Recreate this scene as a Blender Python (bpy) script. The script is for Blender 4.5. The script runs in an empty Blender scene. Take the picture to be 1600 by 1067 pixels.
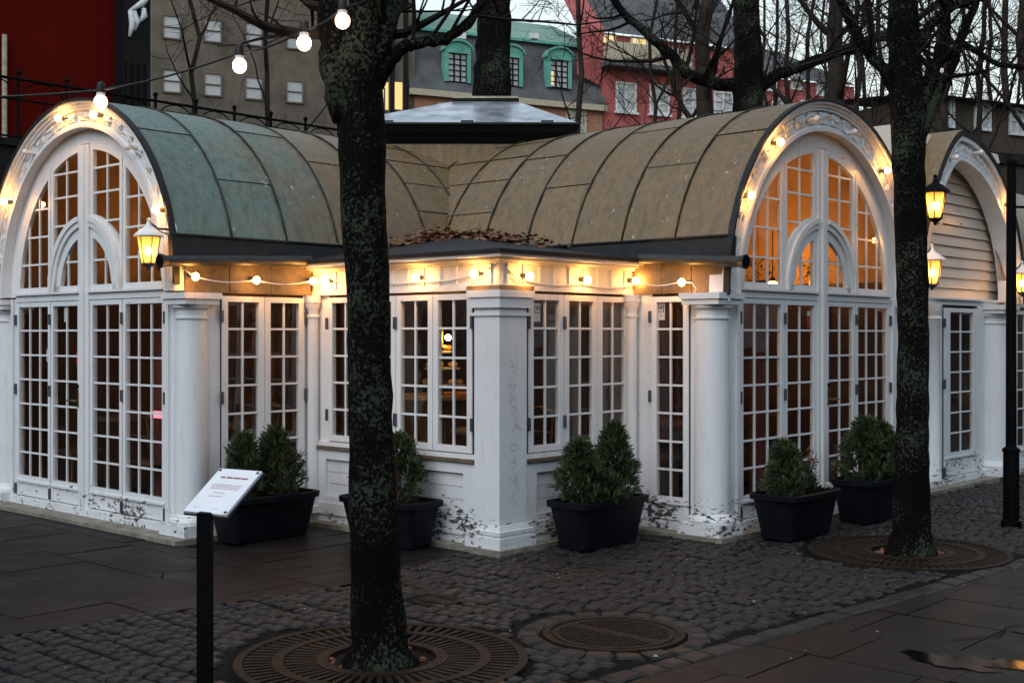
import bpy, bmesh, math, random
from math import sin, cos, pi, sqrt, radians, atan2
from mathutils import Vector, Matrix, noise
random.seed(7)
R = random.uniform
sc = bpy.context.scene

# ------------------------------------------------------------------ camera
EYE = 1.65
cam = bpy.data.objects.new('camera', bpy.data.cameras.new('camera'))
sc.collection.objects.link(cam)
cam.location = (0, 0, EYE)
cam.rotation_euler = (radians(90), 0, 0)
cam.data.sensor_width = 36
cam.data.lens = 43.1
cam.data.shift_y = -(533.5 - 524) / 1600.0
cam.data.clip_end = 2000
sc.camera = cam

# ------------------------------------------------------------------ world, sun, exposure
SUN_EL, SUN_AZ = radians(40), radians(-150)      # azimuth clockwise from +Y
world = bpy.data.worlds.new('World'); sc.world = world
world.use_nodes = True
wn = world.node_tree.nodes; wl = world.node_tree.links
wn.clear()
sky = wn.new('ShaderNodeTexSky'); sky.sky_type = 'NISHITA'; sky.sun_disc = False
sky.sun_elevation = SUN_EL; sky.sun_rotation = SUN_AZ
sky.air_density = 2.4; sky.dust_density = 0.0; sky.ozone_density = 5.0
hs = wn.new('ShaderNodeHueSaturation'); hs.inputs['Saturation'].default_value = 0.5
bg = wn.new('ShaderNodeBackground'); bg.inputs['Strength'].default_value = 0.15
wo = wn.new('ShaderNodeOutputWorld')
wl.new(sky.outputs[0], hs.inputs['Color']); wl.new(hs.outputs[0], bg.inputs['Color']); wl.new(bg.outputs[0], wo.inputs[0])
sun = bpy.data.objects.new('sun', bpy.data.lights.new('sun', 'SUN'))
sc.collection.objects.link(sun)
sun.data.energy = 1.05; sun.data.angle = radians(50); sun.data.color = (1.0, 0.98, 0.97)
sdir = Vector((sin(SUN_AZ) * cos(SUN_EL), cos(SUN_AZ) * cos(SUN_EL), sin(SUN_EL)))
sun.rotation_euler = (-sdir).to_track_quat('-Z', 'Y').to_euler()
sc.view_settings.view_transform = 'Standard'; sc.view_settings.look = 'None'
sc.view_settings.exposure = 0.36; sc.view_settings.gamma = 1.0
sc.view_settings.use_curve_mapping = False
sc.render.engine = 'CYCLES'
sc.cycles.use_denoising = True
sc.cycles.max_bounces = 8; sc.cycles.transparent_max_bounces = 24
sc.cycles.diffuse_bounces = 3; sc.cycles.glossy_bounces = 3; sc.cycles.transmission_bounces = 4
sc.cycles.sample_clamp_indirect = 4.0; sc.cycles.caustics_reflective = False; sc.cycles.caustics_refractive = False

# ------------------------------------------------------------------ frames
F_PX, CX, CY = 1917.0, 800.0, 524.0
U = Vector((0.6742, 0.7385)); V = Vector((-0.7385, 0.6742)); C0 = Vector((-0.0911, 9.1949))
ANG = atan2(U.y, U.x)
def W(u, v, z=0.0):                      # building plan coordinates -> world
    p = C0 + U * u + V * v
    return Vector((p.x, p.y, z))
def at(px, py, Y):                       # a surveyed point: bearing, elevation and distance -> world
    return Vector(((px - CX) / F_PX * Y, Y, EYE - (py - CY) / F_PX * Y))

# ------------------------------------------------------------------ materials
MATS = {}
class NT:
    def __init__(s, name):
        m = bpy.data.materials.new(name); m.use_nodes = True
        s.m = m; s.n = m.node_tree.nodes; s.l = m.node_tree.links; s.n.clear()
        s.out = s.n.new('ShaderNodeOutputMaterial'); MATS[name] = m
    def node(s, t, **k):
        nd = s.n.new(t)
        for a, b in k.items(): setattr(nd, a, b)
        return nd
    def set(s, nd, **k):
        for a, b in k.items(): nd.inputs[a].default_value = b
    def link(s, a, b): s.l.new(a, b)
    def coord(s, kind='Object'): return s.node('ShaderNodeTexCoord').outputs[kind]
    def noise(s, vec, scale, detail=4, rough=.55, dist=0):
        t = s.node('ShaderNodeTexNoise'); s.link(vec, t.inputs['Vector'])
        t.inputs['Scale'].default_value = scale; t.inputs['Detail'].default_value = detail
        t.inputs['Roughness'].default_value = rough; t.inputs['Distortion'].default_value = dist
        return t.outputs['Fac']
    def ramp(s, fac, stops):
        r = s.node('ShaderNodeValToRGB'); s.link(fac, r.inputs[0])
        e = r.color_ramp.elements
        while len(e) < len(stops): e.new(0.5)
        for i, (p, c) in enumerate(stops):
            e[i].position = p; e[i].color = (c, c, c, 1) if isinstance(c, (int, float)) else (*c, 1)
        return r.outputs[0]
    def mix(s, fac, a, b, mode='MIX'):
        m = s.node('ShaderNodeMix', data_type='RGBA', blend_type=mode)
        for sock, val in ((m.inputs[0], fac), (m.inputs[6], a), (m.inputs[7], b)):
            if isinstance(val, bpy.types.NodeSocket): s.link(val, sock)
            elif isinstance(val, (int, float)): sock.default_value = val
            else: sock.default_value = (*val, 1)
        return m.outputs[2]
    def math(s, op, a, b=None):
        m = s.node('ShaderNodeMath', operation=op)
        for i, val in enumerate((a, b)):
            if val is None: continue
            if isinstance(val, bpy.types.NodeSocket): s.link(val, m.inputs[i])
            else: m.inputs[i].default_value = val
        return m.outputs[0]
    def sep(s, vec):
        x = s.node('ShaderNodeSeparateXYZ'); s.link(vec, x.inputs[0]); return x.outputs
    def scaled(s, vec, sx, sy, sz):
        m = s.node('ShaderNodeMapping'); s.link(vec, m.inputs[0]); m.inputs['Scale'].default_value = (sx, sy, sz); return m.outputs[0]
    def rnd(s): return s.node('ShaderNodeObjectInfo').outputs['Random']
    def bump(s, h, strength=.3, dist=.01):
        b = s.node('ShaderNodeBump'); b.inputs['Strength'].default_value = strength; b.inputs['Distance'].default_value = dist
        s.link(h, b.inputs['Height']); return b.outputs[0]
    def pbr(s, col, rough=.6, metal=0., normal=None, **k):
        p = s.node('ShaderNodeBsdfPrincipled')
        for nm, val in (('Base Color', col), ('Roughness', rough), ('Metallic', metal)):
            if isinstance(val, bpy.types.NodeSocket): s.link(val, p.inputs[nm])
            elif isinstance(val, (int, float)): p.inputs[nm].default_value = val
            else: p.inputs[nm].default_value = (*val, 1)
        if normal is not None: s.link(normal, p.inputs['Normal'])
        for a, b in k.items(): p.inputs[a].default_value = b
        s.link(p.outputs[0], s.out.inputs[0]); return p

def plain(name, col, rough=.6, metal=0., var=.25, scale=12, bump=.15, spec=.5):
    t = NT(name); v = t.coord(); n = t.noise(v, scale)
    c = t.mix(t.ramp(n, [(.3, 0), (.7, 1)]), tuple(x * (1 - var) for x in col), tuple(min(1, x * (1 + var)) for x in col))
    t.pbr(c, rough, metal, t.bump(n, bump, .004), **{'Specular IOR Level': spec}); return t.m

def white_paint(name, base=(.76, .785, .80), low=.42):
    """old gloss paint: faint grime overall, flaking to dark wood near the ground"""
    t = NT(name); v = t.coord()
    big = t.noise(v, 2.3, 5); grime = t.noise(t.scaled(v, 9, 9, 1.6), 2.0, 6, .6)
    c = t.mix(t.ramp(big, [(.35, 0), (.75, 1)]), base, tuple(x * .9 for x in base))
    c = t.mix(t.ramp(grime, [(.55, 0), (.78, .5)]), c, (.50, .49, .46))
    z = t.sep(v)[2]
    chip = t.noise(t.scaled(v, 1, 1, 2.6), 15, 8, .68)
    zf = t.math('MULTIPLY', t.math('SUBTRACT', low, z), .75)           # splash zone: wear belongs to the foot of the woodwork
    zf = t.math('MAXIMUM', t.math('MINIMUM', zf, .095), -.08)
    cm = t.ramp(t.math('ADD', t.math('ADD', chip, zf), t.math('MULTIPLY', t.math('SUBTRACT', t.noise(v, 1.9, 2), .5), .62)), [(.672, 0), (.688, 1)])
    wood = t.mix(t.noise(v, 40, 3), (.015, .013, .012), (.09, .078, .066))
    c = t.mix(cm, c, wood)
    r = t.ramp(cm, [(0, .42), (1, .85)])
    h = t.math('SUBTRACT', t.math('MULTIPLY', grime, .3), cm)
    t.pbr(c, r, 0, t.bump(h, .5, .003)); return t.m
white_paint('white_paint', low=.33)
white_paint("cream_paint", (.70, .60, .50), -.6)

t = NT('glass'); v = t.coord()
gmn = t.node('ShaderNodeNewGeometry'); dt = t.node('ShaderNodeVectorMath', operation='DOT_PRODUCT'); t.link(gmn.outputs['Incoming'], dt.inputs[0]); t.link(gmn.outputs['Normal'], dt.inputs[1])
fac = t.math('ADD', t.math('MULTIPLY', t.math('POWER', t.math('SUBTRACT', 1.0, t.math('ABSOLUTE', dt.outputs['Value'])), 5.0), .96), .04)
tr = t.node('ShaderNodeBsdfTransparent'); tr.inputs[0].default_value = (.95, .96, .95, 1)
gl = t.node('ShaderNodeBsdfGlossy'); gl.inputs['Roughness'].default_value = .015
bn = t.bump(t.noise(v, 5, 2), .05, .02); t.link(bn, gl.inputs['Normal'])
mx = t.node('ShaderNodeMixShader'); t.link(fac, mx.inputs[0]); t.link(tr.outputs[0], mx.inputs[1]); t.link(gl.outputs[0], mx.inputs[2])
t.link(mx.outputs[0], t.out.inputs[0])

t = NT('copper_roof'); v = t.coord('Object')
xyz = t.sep(v); rnd = t.rnd()
n1 = t.noise(v, 2.2, 7, .68, .3); n2 = t.noise(v, 30, 5, .65); streak = t.noise(t.scaled(v, 11, 11, .9), 1.6, 7, .7); n3 = t.noise(v, 7, 5, .7)
fac = t.math('ADD', t.math('MULTIPLY', t.math('SUBTRACT', .95, xyz[0]), .52), t.math('MULTIPLY', t.math('SUBTRACT', n1, .5), 1.5))
fac = t.math('ADD', fac, t.math('MULTIPLY', t.math('SUBTRACT', rnd, .5), .35))
green = t.mix(n2, (.100, .168, .138), (.205, .290, .245)); brown = t.mix(n2, (.165, .105, .046), (.300, .198, .092))
green = t.mix(t.ramp(n3, [(.45, 0), (.75, .6)]), green, (.12, .15, .13))
brown = t.mix(t.ramp(n3, [(.42, 0), (.72, .35)]), brown, (.10, .085, .062))
c = t.mix(t.ramp(fac, [(.1, 0), (.8, 1)]), brown, green)
c = t.mix(t.math('MULTIPLY', rnd, .25), c, (.075, .066, .050))
c = t.mix(t.ramp(streak, [(.44, .0), (.70, .62)]), c, (.055, .050, .042))
spots = t.noise(t.scaled(v, 1, 1, .45), 24, 2, .4)
c = t.mix(t.ramp(spots, [(.72, 0), (.745, .6)]), c, (.55, .54, .50))
t.pbr(c, t.ramp(n1, [(.2, .34), (.8, .58)]), .1, t.bump(t.math('ADD', n1, t.math('MULTIPLY', n2, .2)), .5, .02))
plain('seam_metal', (.035, .033, .028), .6, 0, .4, 8, spec=.25)
plain('lead', (.016, .017, .0175), .55, 0, .35, 8, spec=.25)
plain('zinc_wet', (.50, .54, .58), .30, .6, .5, 4, .7)
plain('fascia_black', (.004, .004, .0045), .5, 0, .3, spec=.15)
plain('timber_brown', (.13, .10, .065), .65, 0, .35, 14)
plain('gutter_metal', (.03, .034, .034), .45, .2, .3)
plain('stone_step', (.20, .19, .15), .75, 0, .4, 9, .4)
plain('iron_black', (.0022, .0022, .0026), .6, .0, .3, spec=.08)
plain('hinge_metal', (.10, .11, .13), .45, .6, .2)
plain('planter_plastic', (.0035, .0045, .0075), .55, 0, .25, 6, .1, spec=.18)
plain('soil', (.015, .011, .008), .95, 0, .5, 30, .6, spec=.1)
plain('white_plastic', (.75, .75, .73), .35, 0, .05)
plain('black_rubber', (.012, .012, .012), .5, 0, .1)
plain('bulb_off', (.72, .72, .70), .18, 0, .03)
plain('leaf_dry', (.21, .095, .045), .8, 0, .6, 40, .2)
plain('brass', (.30, .22, .10), .35, .9, .2)
plain('graffiti_ink', (.30, .33, .45), .6, 0, .3, 60)
plain('graffiti_grey', (.28, .28, .28), .6, 0, .3, 60)
plain('sign_white', (.78, .79, .82), .3, 0, .03)
plain('print_red', (.32, .09, .12), .6, 0, .2, 90)
plain('print_pale', (.60, .45, .48), .6, 0, .1, 90)
plain('print_black', (.03, .03, .04), .6, 0, .1)
plain('print_scarlet', (.55, .02, .04), .5, 0, .1)
plain('leaf_scrap', (.30, .27, .21), .8, 0, .4, 30)
plain('flower_white', (.75, .72, .66), .7, 0, .2, 50)
plain('twig_brown', (.10, .045, .025), .8, 0, .4, 30)

def emit(name, col, s):
    t = NT(name); e = t.node('ShaderNodeEmission'); e.inputs[0].default_value = (*col, 1); e.inputs[1].default_value = s
    t.link(e.outputs[0], t.out.inputs[0])
emit('bulb_lit', (1.0, .41, .085), 115)
emit('bulb_festoon', (1.0, .74, .52), 8)
emit('lantern_bulb', (1.0, .50, .13), 110)
emit('room_lamp', (1.0, .47, .12), 120)
emit('room_lamp_dim', (1.0, .52, .18), 45)
emit('candle_glow', (1.0, .55, .18), 14)
emit('window_lit', (1.0, .68, .28), .9)
emit('neon_pink', (1.0, .25, .35), 1.3)

t = NT('lantern_glass'); a = t.node('ShaderNodeBsdfTranslucent'); a.inputs[0].default_value = (.95, .72, .36, 1)
b = t.node('ShaderNodeBsdfTransparent'); b.inputs[0].default_value = (1, .85, .55, 1)
mx = t.node('ShaderNodeMixShader'); mx.inputs[0].default_value = .5
t.link(a.outputs[0], mx.inputs[1]); t.link(b.outputs[0], mx.inputs[2]); t.link(mx.outputs[0], t.out.inputs[0])

t = NT('bark'); v = t.coord()
n = t.noise(t.scaled(v, 13, 13, 1.7), 2.4, 8, .7, .5); li = t.noise(v, 52, 5, .66); li2 = t.noise(v, 2.6, 3)
c = t.mix(n, (.0018, .0016, .0014), (.010, .0085, .0075))
m = t.math('ADD', li, t.math('MULTIPLY', t.math('SUBTRACT', li2, .5), .75))
c = t.mix(t.ramp(m, [(.545, 0), (.615, .9)]), c, t.mix(t.noise(v, 23, 3), (.008, .014, .006), (.105, .125, .090)))
t.pbr(c, .85, 0, t.bump(t.math('ADD', n, t.math('MULTIPLY', li, .25)), 1.0, .05), **{'Specular IOR Level': .06})
plain('bark_far', (.030, .024, .020), .9, 0, .4, 3, .5, spec=.1)
plain('twig_far', (.024, .019, .016), .9, 0, .3, 2, 0, spec=.05)

t = NT('thuja'); v = t.coord(); n = t.noise(v, 11, 3); n2 = t.noise(v, 55, 2)
c = t.mix(n, (.014, .030, .012), (.050, .075, .022)); c = t.mix(t.ramp(n2, [(.5, 0), (.75, .7)]), c, (.085, .090, .028)); c = t.mix(t.ramp(t.noise(v, 5, 2), [(.56, 0), (.7, .55)]), c, (.055, .042, .018))
t.pbr(c, .65, 0)

t = NT('sett'); gm = t.node('ShaderNodeNewGeometry'); v = gm.outputs['Position']
isl = t.math('FRACT', t.math('ADD', gm.outputs['Random Per Island'], t.rnd())); n = t.noise(v, 30, 5, .6); big = t.noise(v, .9, 3)
c = t.mix(isl, (.005, .005, .0054), (.022, .0215, .021)); c = t.mix(t.ramp(n, [(.35, 0), (.75, .7)]), c, (.027, .026, .0245))
c = t.mix(t.ramp(big, [(.45, 0), (.7, .55)]), c, (.008, .0072, .0064))
t.pbr(c, t.ramp(big, [(.35, .62), (.7, .42)]), 0, t.bump(n, .5, .006), **{'Specular IOR Level': .28})

t = NT('slab'); v = t.node('ShaderNodeNewGeometry').outputs['Position']; n = t.noise(v, 2.2, 6, .62); n2 = t.noise(v, 45, 4)
c = t.mix(t.ramp(n, [(.3, 0), (.7, 1)]), (.0042, .0039, .0036), (.0115, .0103, .0094))
c = t.mix(t.ramp(n2, [(.6, 0), (.8, .4)]), c, (.032, .029, .026))
c = t.mix(t.math('MULTIPLY', t.rnd(), .35), c, (.010, .009, .008))
t.pbr(c, t.ramp(n, [(.3, .42), (.7, .65)]), 0, t.bump(t.math('ADD', n2, n), .35, .006), **{'Specular IOR Level': .17})

plain('bed', (.006, .0055, .005), .9, 0, .4, 20, .5, spec=.1)
plain('cast_iron', (.020, .015, .011), .6, .1, .45, 14, .4, spec=.1)
t = NT('puddle'); t.pbr((.003, .0025, .002), .12, 0, **{'Specular IOR Level': .2})

# interior
plain('room_ochre', (.50, .27, .10), .7, 0, .2, 3)
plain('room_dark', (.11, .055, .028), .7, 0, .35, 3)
plain('room_floor', (.03, .02, .013), .45, 0, .3, 6)
plain('furniture_wood', (.10, .05, .028), .45, 0, .3, 10)
plain('curtain_red', (.16, .04, .03), .8, 0, .3, 8)
plain('food_gold', (.65, .38, .12), .6, 0, .4, 30)
plain('foliage_room', (.05, .10, .03), .6, 0, .4, 20)
# town behind
def facade(name, c1, c2, sc_=.35, spec=.3):
    t = NT(name); v = t.coord(); n = t.noise(v, sc_, 6, .65); f = t.noise(v, 4, 4); s = t.noise(t.scaled(v, 2, 2, .3), 1.2, 5)
    c = t.mix(t.ramp(n, [(.3, 0), (.7, 1)]), c1, c2); c = t.mix(t.ramp(s, [(.5, 0), (.8, .45)]), c, tuple(x * .5 for x in c1))
    t.pbr(c, .85, 0, t.bump(f, .2, .02), **{'Specular IOR Level': spec})
facade('wall_red', (.070, .0032, .0016), (.105, .0052, .0026), spec=.05)
facade('wall_brown', (.080, .066, .052), (.175, .146, .116), .9)
facade('wall_terracotta', (.30, .15, .095), (.40, .20, .13))
facade('wall_pink', (.33, .085, .082), (.45, .125, .118))
facade('wall_darkbrown', (.040, .030, .024), (.075, .056, .044))
facade('roof_slate', (.06, .062, .066), (.12, .125, .13), 1.2)
facade('roof_verdigris', (.17, .30, .24), (.25, .40, .33), .8)
facade('verdigris', (.085, .29, .235), (.15, .41, .34), 2.0)
plain('trim_cream', (.42, .37, .27), .8)
plain('trim_white', (.62, .64, .66), .7)
plain('pipe_dark', (.008, .008, .009), .6, spec=.15)
plain('masonry_dark', (.018, .017, .015), .9, 0, .5, 3, .6, spec=.1)
t = NT('far_glass'); v = t.coord(); n = t.noise(v, .7, 3)
t.pbr(t.mix(n, (.26, .27, .29), (.60, .60, .60)), .12, 0)  # pale base colour paints the sky's reflection into distant panes

# ------------------------------------------------------------------ mesh helpers
class MB:
    def __init__(s): s.v = []; s.f = []
    def add(s, vs, fs):
        o = len(s.v); s.v.extend([tuple(p) for p in vs]); s.f.extend([tuple(i + o for i in f) for f in fs]); return s
    def hexa(s, p):                       # 8 corners: bottom ring 0-3, top ring 4-7
        return s.add(p, [(0, 3, 2, 1), (4, 5, 6, 7), (0, 1, 5, 4), (1, 2, 6, 5), (2, 3, 7, 6), (3, 0, 4, 7)])
    def box(s, x0, x1, y0, y1, z0, z1):
        return s.hexa([(x0, y0, z0), (x1, y0, z0), (x1, y1, z0), (x0, y1, z0), (x0, y0, z1), (x1, y0, z1), (x1, y1, z1), (x0, y1, z1)])
    def fbox(s, F, s0, s1, t0, t1, z0, z1):
        return s.hexa([F(s0, t0, z0), F(s1, t0, z0), F(s1, t1, z0), F(s0, t1, z0), F(s0, t0, z1), F(s1, t0, z1), F(s1, t1, z1), F(s0, t1, z1)])
    def band(s, F, s0, s1, lo, hi, t0, t1, n=10):
        """solid slab between two curves lo(s), hi(s)"""
        k = []
        for i in range(n + 1):
            a = s0 + (s1 - s0) * (.5 - .5 * cos(pi * i / n)) if n > 2 else s0 + (s1 - s0) * i / n
            l = lo(a) if callable(lo) else lo; h = hi(a) if callable(hi) else hi
            k.append((a, l, h))
        run = []
        def flush(run):
            if len(run) < 2: return
            vs = []; fs = []
            for a, l, h in run: vs += [F(a, t0, l), F(a, t0, h), F(a, t1, h), F(a, t1, l)]
            m = len(run)
            for i in range(m - 1):
                b = 4 * i
                fs += [(b, b + 4, b + 5, b + 1), (b + 2, b + 6, b + 7, b + 3), (b + 1, b + 5, b + 6, b + 2), (b + 3, b + 7, b + 4, b)]
            fs += [(0, 1, 2, 3), (4 * m - 4, 4 * m - 1, 4 * m - 2, 4 * m - 3)]
            s.add(vs, fs)
        for a, l, h in k:
            if h - l > .002: run.append((a, l, h))
            else: flush(run); run = []
        flush(run); return s
    def tube(s, pts, rad, n=8, cap=True, jit=0.0, seed=0):
        m = len(pts); vs = []; fs = []
        prev = None
        for i, p in enumerate(pts):
            p = Vector(p)
            d = (Vector(pts[min(i + 1, m - 1)]) - Vector(pts[max(i - 1, 0)]))
            if d.length < 1e-9: d = Vector((0, 0, 1))
            d.normalize()
            if prev is None:
                a = d.cross(Vector((0, 0, 1))) if abs(d.z) < .9 else d.cross(Vector((1, 0, 0)))
            else: a = prev - d * prev.dot(d)
            a.normalize(); prev = a; b = d.cross(a)
            r = rad[i] if hasattr(rad, '__len__') else rad
            for j in range(n):
                w = 2 * pi * j / n; q = a * cos(w) + b * sin(w); rr = r
                if jit:
                    rr *= 1 + jit * noise.noise((p + q * r) * (.9 / max(r, .05)) + Vector((seed, seed, 0))) + jit * .6 * noise.noise((p + q * r) * 9 + Vector((seed, 3, 0)))
                vs.append(p + q * rr)
        for i in range(m - 1):
            for j in range(n):
                fs.append((i * n + j, i * n + (j + 1) % n, (i + 1) * n + (j + 1) % n, (i + 1) * n + j))
        if cap: fs += [tuple(range(n))[::-1], tuple(range((m - 1) * n, m * n))]
        return s.add(vs, fs)
    def lathe(s, c, prof, n=20, a0=0.0):
        vs = []; fs = []; m = len(prof)
        for r, z in prof:
            for j in range(n):
                w = a0 + 2 * pi * j / n; vs.append((c[0] + r * cos(w), c[1] + r * sin(w), c[2] + z))
        for i in range(m - 1):
            for j in range(n):
                fs.append((i * n + j, i * n + (j + 1) % n, (i + 1) * n + (j + 1) % n, (i + 1) * n + j))
        fs += [tuple(range(n))[::-1], tuple(range((m - 1) * n, m * n))]
        return s.add(vs, fs)
    def sphere(s, c, r, n=10, sz=1.0):
        return s.lathe(c, [(max(r * sin(pi * i / (n // 2)), r * .02), -r * sz * cos(pi * i / (n // 2))) for i in range(n // 2 + 1)], n)
    def prism(s, poly, z0, z1):
        m = len(poly); vs = [(x, y, z0) for x, y in poly] + [(x, y, z1) for x, y in poly]
        fs = [tuple(range(m))[::-1], tuple(range(m, 2 * m))] + [(i, (i + 1) % m, m + (i + 1) % m, m + i) for i in range(m)]
        return s.add(vs, fs)
    def mesh(s, name, mat, smooth=False, fix=True):
        me = bpy.data.meshes.new(name); me.from_pydata(s.v, [], s.f)
        if fix and len(s.f) < 60000:
            bm = bmesh.new(); bm.from_mesh(me); bmesh.ops.recalc_face_normals(bm, faces=bm.faces[:]); bm.to_mesh(me); bm.free()
        me.materials.append(MATS[mat])
        if smooth:
            me.polygons.foreach_set('use_smooth', [True] * len(me.polygons))
            if smooth == 'auto':
                me.set_sharp_from_angle(angle=radians(38))
        me.update(); return me
    def build(s, name, mat, parent=None, smooth=False, loc=None, fix=True):
        o = bpy.data.objects.new(name, s.mesh(name, mat, smooth, fix)); sc.collection.objects.link(o)
        if parent is not None: o.parent = parent
        if loc is not None: o.location = loc
        return o
def link(name, me, parent=None, loc=(0, 0, 0), rot=(0, 0, 0)):
    o = bpy.data.objects.new(name, me); sc.collection.objects.link(o)
    if parent is not None: o.parent = parent
    o.location = loc; o.rotation_euler = rot; return o
def tag(o, label=None, cat=None, group=None, kind=None):
    if label: o['label'] = label
    if cat: o['category'] = cat
    if group: o['group'] = group
    if kind: o['kind'] = kind
    return o
def thing(name, label, cat, loc=(0, 0, 0), rz=0.0, group=None):
    o = bpy.data.objects.new(name, None); sc.collection.objects.link(o); o.empty_display_size = .2
    o.location = loc; o.rotation_euler = (0, 0, rz); return tag(o, label, cat, group)

# ================================================================== GROUND
g = MB(); g.add([(-90, -40, -.05), (90, -40, -.05), (90, 160, -.05), (-90, 160, -.05)], [(0, 1, 2, 3)])
tag(g.build('ground', 'bed', fix=False), 'dark ground running under the paving and the town', kind='structure')

GRATES = [(-2.555, -1.56, .73), (2.20, -2.20, .73)]
MAN = [(-1.33, -2.10, .40)]
def edge_left(u):                       # line where the setts stop against the slabs on the terrace side
    pts = [(-9, 1.1), (-3.66, .33), (-1.45, -.02), (-.05, .30)]
    for (a, b), (c, d) in zip(pts, pts[1:]):
        if u <= c: return b + (d - b) * (u - a) / (c - a)
    return .30
def edge_right(u): return -2.74 - (u + 1.96) * .075
def in_setts(u, v):
    if v < edge_right(u) + .17: return False
    if u < -.06:
        if v > edge_left(u): return False
    elif u < 1.62:
        if v > -.06: return False
    elif v > -1.0: return False
    for a, b, r in GRATES:
        if (u - a) ** 2 + (v - b) ** 2 < (r + .075) ** 2: return False
    for a, b, r in MAN:
        if (u - a) ** 2 + (v - b) ** 2 < (r + .16) ** 2: return False
    return (u + 1.40) ** 2 + (v + .78) ** 2 > .17 ** 2
pav = MB().prism([(-11, -5.6), (14, -7), (14, 1.0), (-.02, 1.0), (-.02, 9), (-11, 9)], -.045, -.014).build('pavement', 'bed')
pav.location = (C0.x, C0.y, 0); pav.rotation_euler = (0, 0, ANG)
tag(pav, 'dark wet paving of setts and slabs before the pavilion', kind='structure')

def sett_verts(u, v, w, l, rz, h, rr):
    c, s_ = cos(rz), sin(rz); out = []
    for k, (z, inset) in enumerate(((-.02, 0), (h - .006, .003), (h + .004, .017))):
        for sx, sy in ((-1, -1), (1, -1), (1, 1), (-1, 1)):
            x = sx * (w / 2 - inset) + rr.uniform(-.005, .005); y = sy * (l / 2 - inset) + rr.uniform(-.005, .005)
            out.append((u + x * c - y * s_, v + x * s_ + y * c, z + (rr.uniform(-.0025, .0025) if k == 2 else 0)))
    return out
SETT_F = [(0, 1, 5, 4), (1, 2, 6, 5), (2, 3, 7, 6), (3, 0, 4, 7), (4, 5, 9, 8), (5, 6, 10, 9), (6, 7, 11, 10), (7, 4, 8, 11), (8, 9, 10, 11)]
rs = random.Random(3)
setts = []
u = -7.2
while u < 11.5:
    w = rs.uniform(.084, .100); v = -6.0 + rs.uniform(0, .1); wob = rs.uniform(0, 6)
    while v < 1.2:
        l = rs.uniform(.085, .128)
        uu = u + .030 * sin(v * 1.9 + u * .35) + .015 * sin(v * 5 + wob)
        if in_setts(uu, v):
            setts.append((uu, v + l / 2, w - .013, l - .013, .057 * cos(v * 1.9 + u * .35) * -1 + rs.uniform(-.06, .06), rs.uniform(-.006, .006)))
        v += l
    u += w
for a, b, r in [(x, y, q + .07) for x, y, q in MAN]:
    n = int(2 * pi * r / .15)
    for i in range(n):
        w_ = 2 * pi * i / n; setts.append((a + r * cos(w_), b + r * sin(w_), .125, 2 * pi * r / n - .014, w_, rs.uniform(-.003, .004)))
u = -7.0
while u < 11:                            # header course along the slabs
    l = rs.uniform(.17, .26); vv = edge_right(u + l / 2) + .085
    setts.append((u + l / 2, vv, l - .014, .135, -.075, rs.uniform(-.003, .004))); u += l
def seen(u, v):
    p = W(u, v); 
    if p.y < 1: return None
    x = CX + F_PX * p.x / p.y; y = CY + F_PX * EYE / p.y
    return p.y if (-20 < x < 1620 and y < 1080) else None
rank = sorted((seen(q[0], q[1]) or 999, i) for i, q in enumerate(setts))
near = set(i for d, i in rank[:300])
variants = []
for k in range(14):
    m = MB(); m.add(sett_verts(0, 0, 1, 1, 0, 0, rs), []) if False else None
sm = MB()
for i, q in enumerate(setts):
    if i in near: continue
    sm.add(sett_verts(*q, rs), SETT_F)
tag(sm.build('setts', 'sett', pav, fix=False), kind='stuff')
for k in range(14):
    m = MB(); m.add(sett_verts(0, 0, .088, .112, 0, 0, rs), SETT_F); variants.append(m.mesh('sett', 'sett', fix=False))
for i in sorted(near):
    u, v, w, l, rz, h = setts[i]
    o = link('sett', variants[i % 14], pav, (u, v, h), (0, 0, rz)); o.scale = (w / .088, l / .112, 1)

# slabs: joints at u = -2.8, -3.4 ... and staggered along v
def slab_field(u0, u1, inside, seed):
    r2 = random.Random(seed); u = u0
    while u < u1:
        v = -9 + r2.uniform(0, .8)
        while v < 9:
            l = r2.choice((.62, .62, .93))
            poly = [(u + .004, v + .004), (u + .596, v + .004), (u + .596, v + l - .004), (u + .004, v + l - .004)]
            poly = inside(poly)
            if poly and len(poly) > 2:
                dz = r2.uniform(-.003, .002); m = MB().prism(poly, -.03, dz)
                t1, t2 = r2.uniform(-.003, .003), r2.uniform(-.003, .003)
                m.v = [(x, y, z + (x - u) * t1 + (y - v) * t2 if z > -.02 else z) for x, y, z in m.v]
                m.build('slab', 'slab', pav)
            v += l
        u += .6
def clip(poly, f):                       # keep f(u,v) > 0 (f linear enough over one slab)
    out = []; n = len(poly)
    for i in range(n):
        a, b = poly[i], poly[(i + 1) % n]; fa, fb = f(*a), f(*b)
        if fa > 0: out.append(a)
        if (fa > 0) != (fb > 0):
            k = fa / (fa - fb); out.append((a[0] + (b[0] - a[0]) * k, a[1] + (b[1] - a[1]) * k))
    return out
def left_field(p):
    c = sum(x for x, y in p) / len(p), sum(y for x, y in p) / len(p)
    if c[1] < -1 or c[1] > 8.2 or c[0] < -7.5: return None
    p = clip(p, lambda u, v: v - edge_left(u) - .012)
    if p: p = clip(p, lambda u, v: -.05 - u)
    if p and sum(y for x, y in p) / len(p) > 2.0: p = clip(p, lambda u, v: -1.36 - u)
    return p
slab_field(-7.6, 0, left_field, 5)
def right_field(p):
    c = sum(x for x, y in p) / len(p), sum(y for x, y in p) / len(p)
    if c[0] < -4 or c[0] > 6.5 or c[1] > -2 or c[1] < -5.3: return None
    return clip(p, lambda u, v: edge_right(u) - .004 - v)
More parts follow.
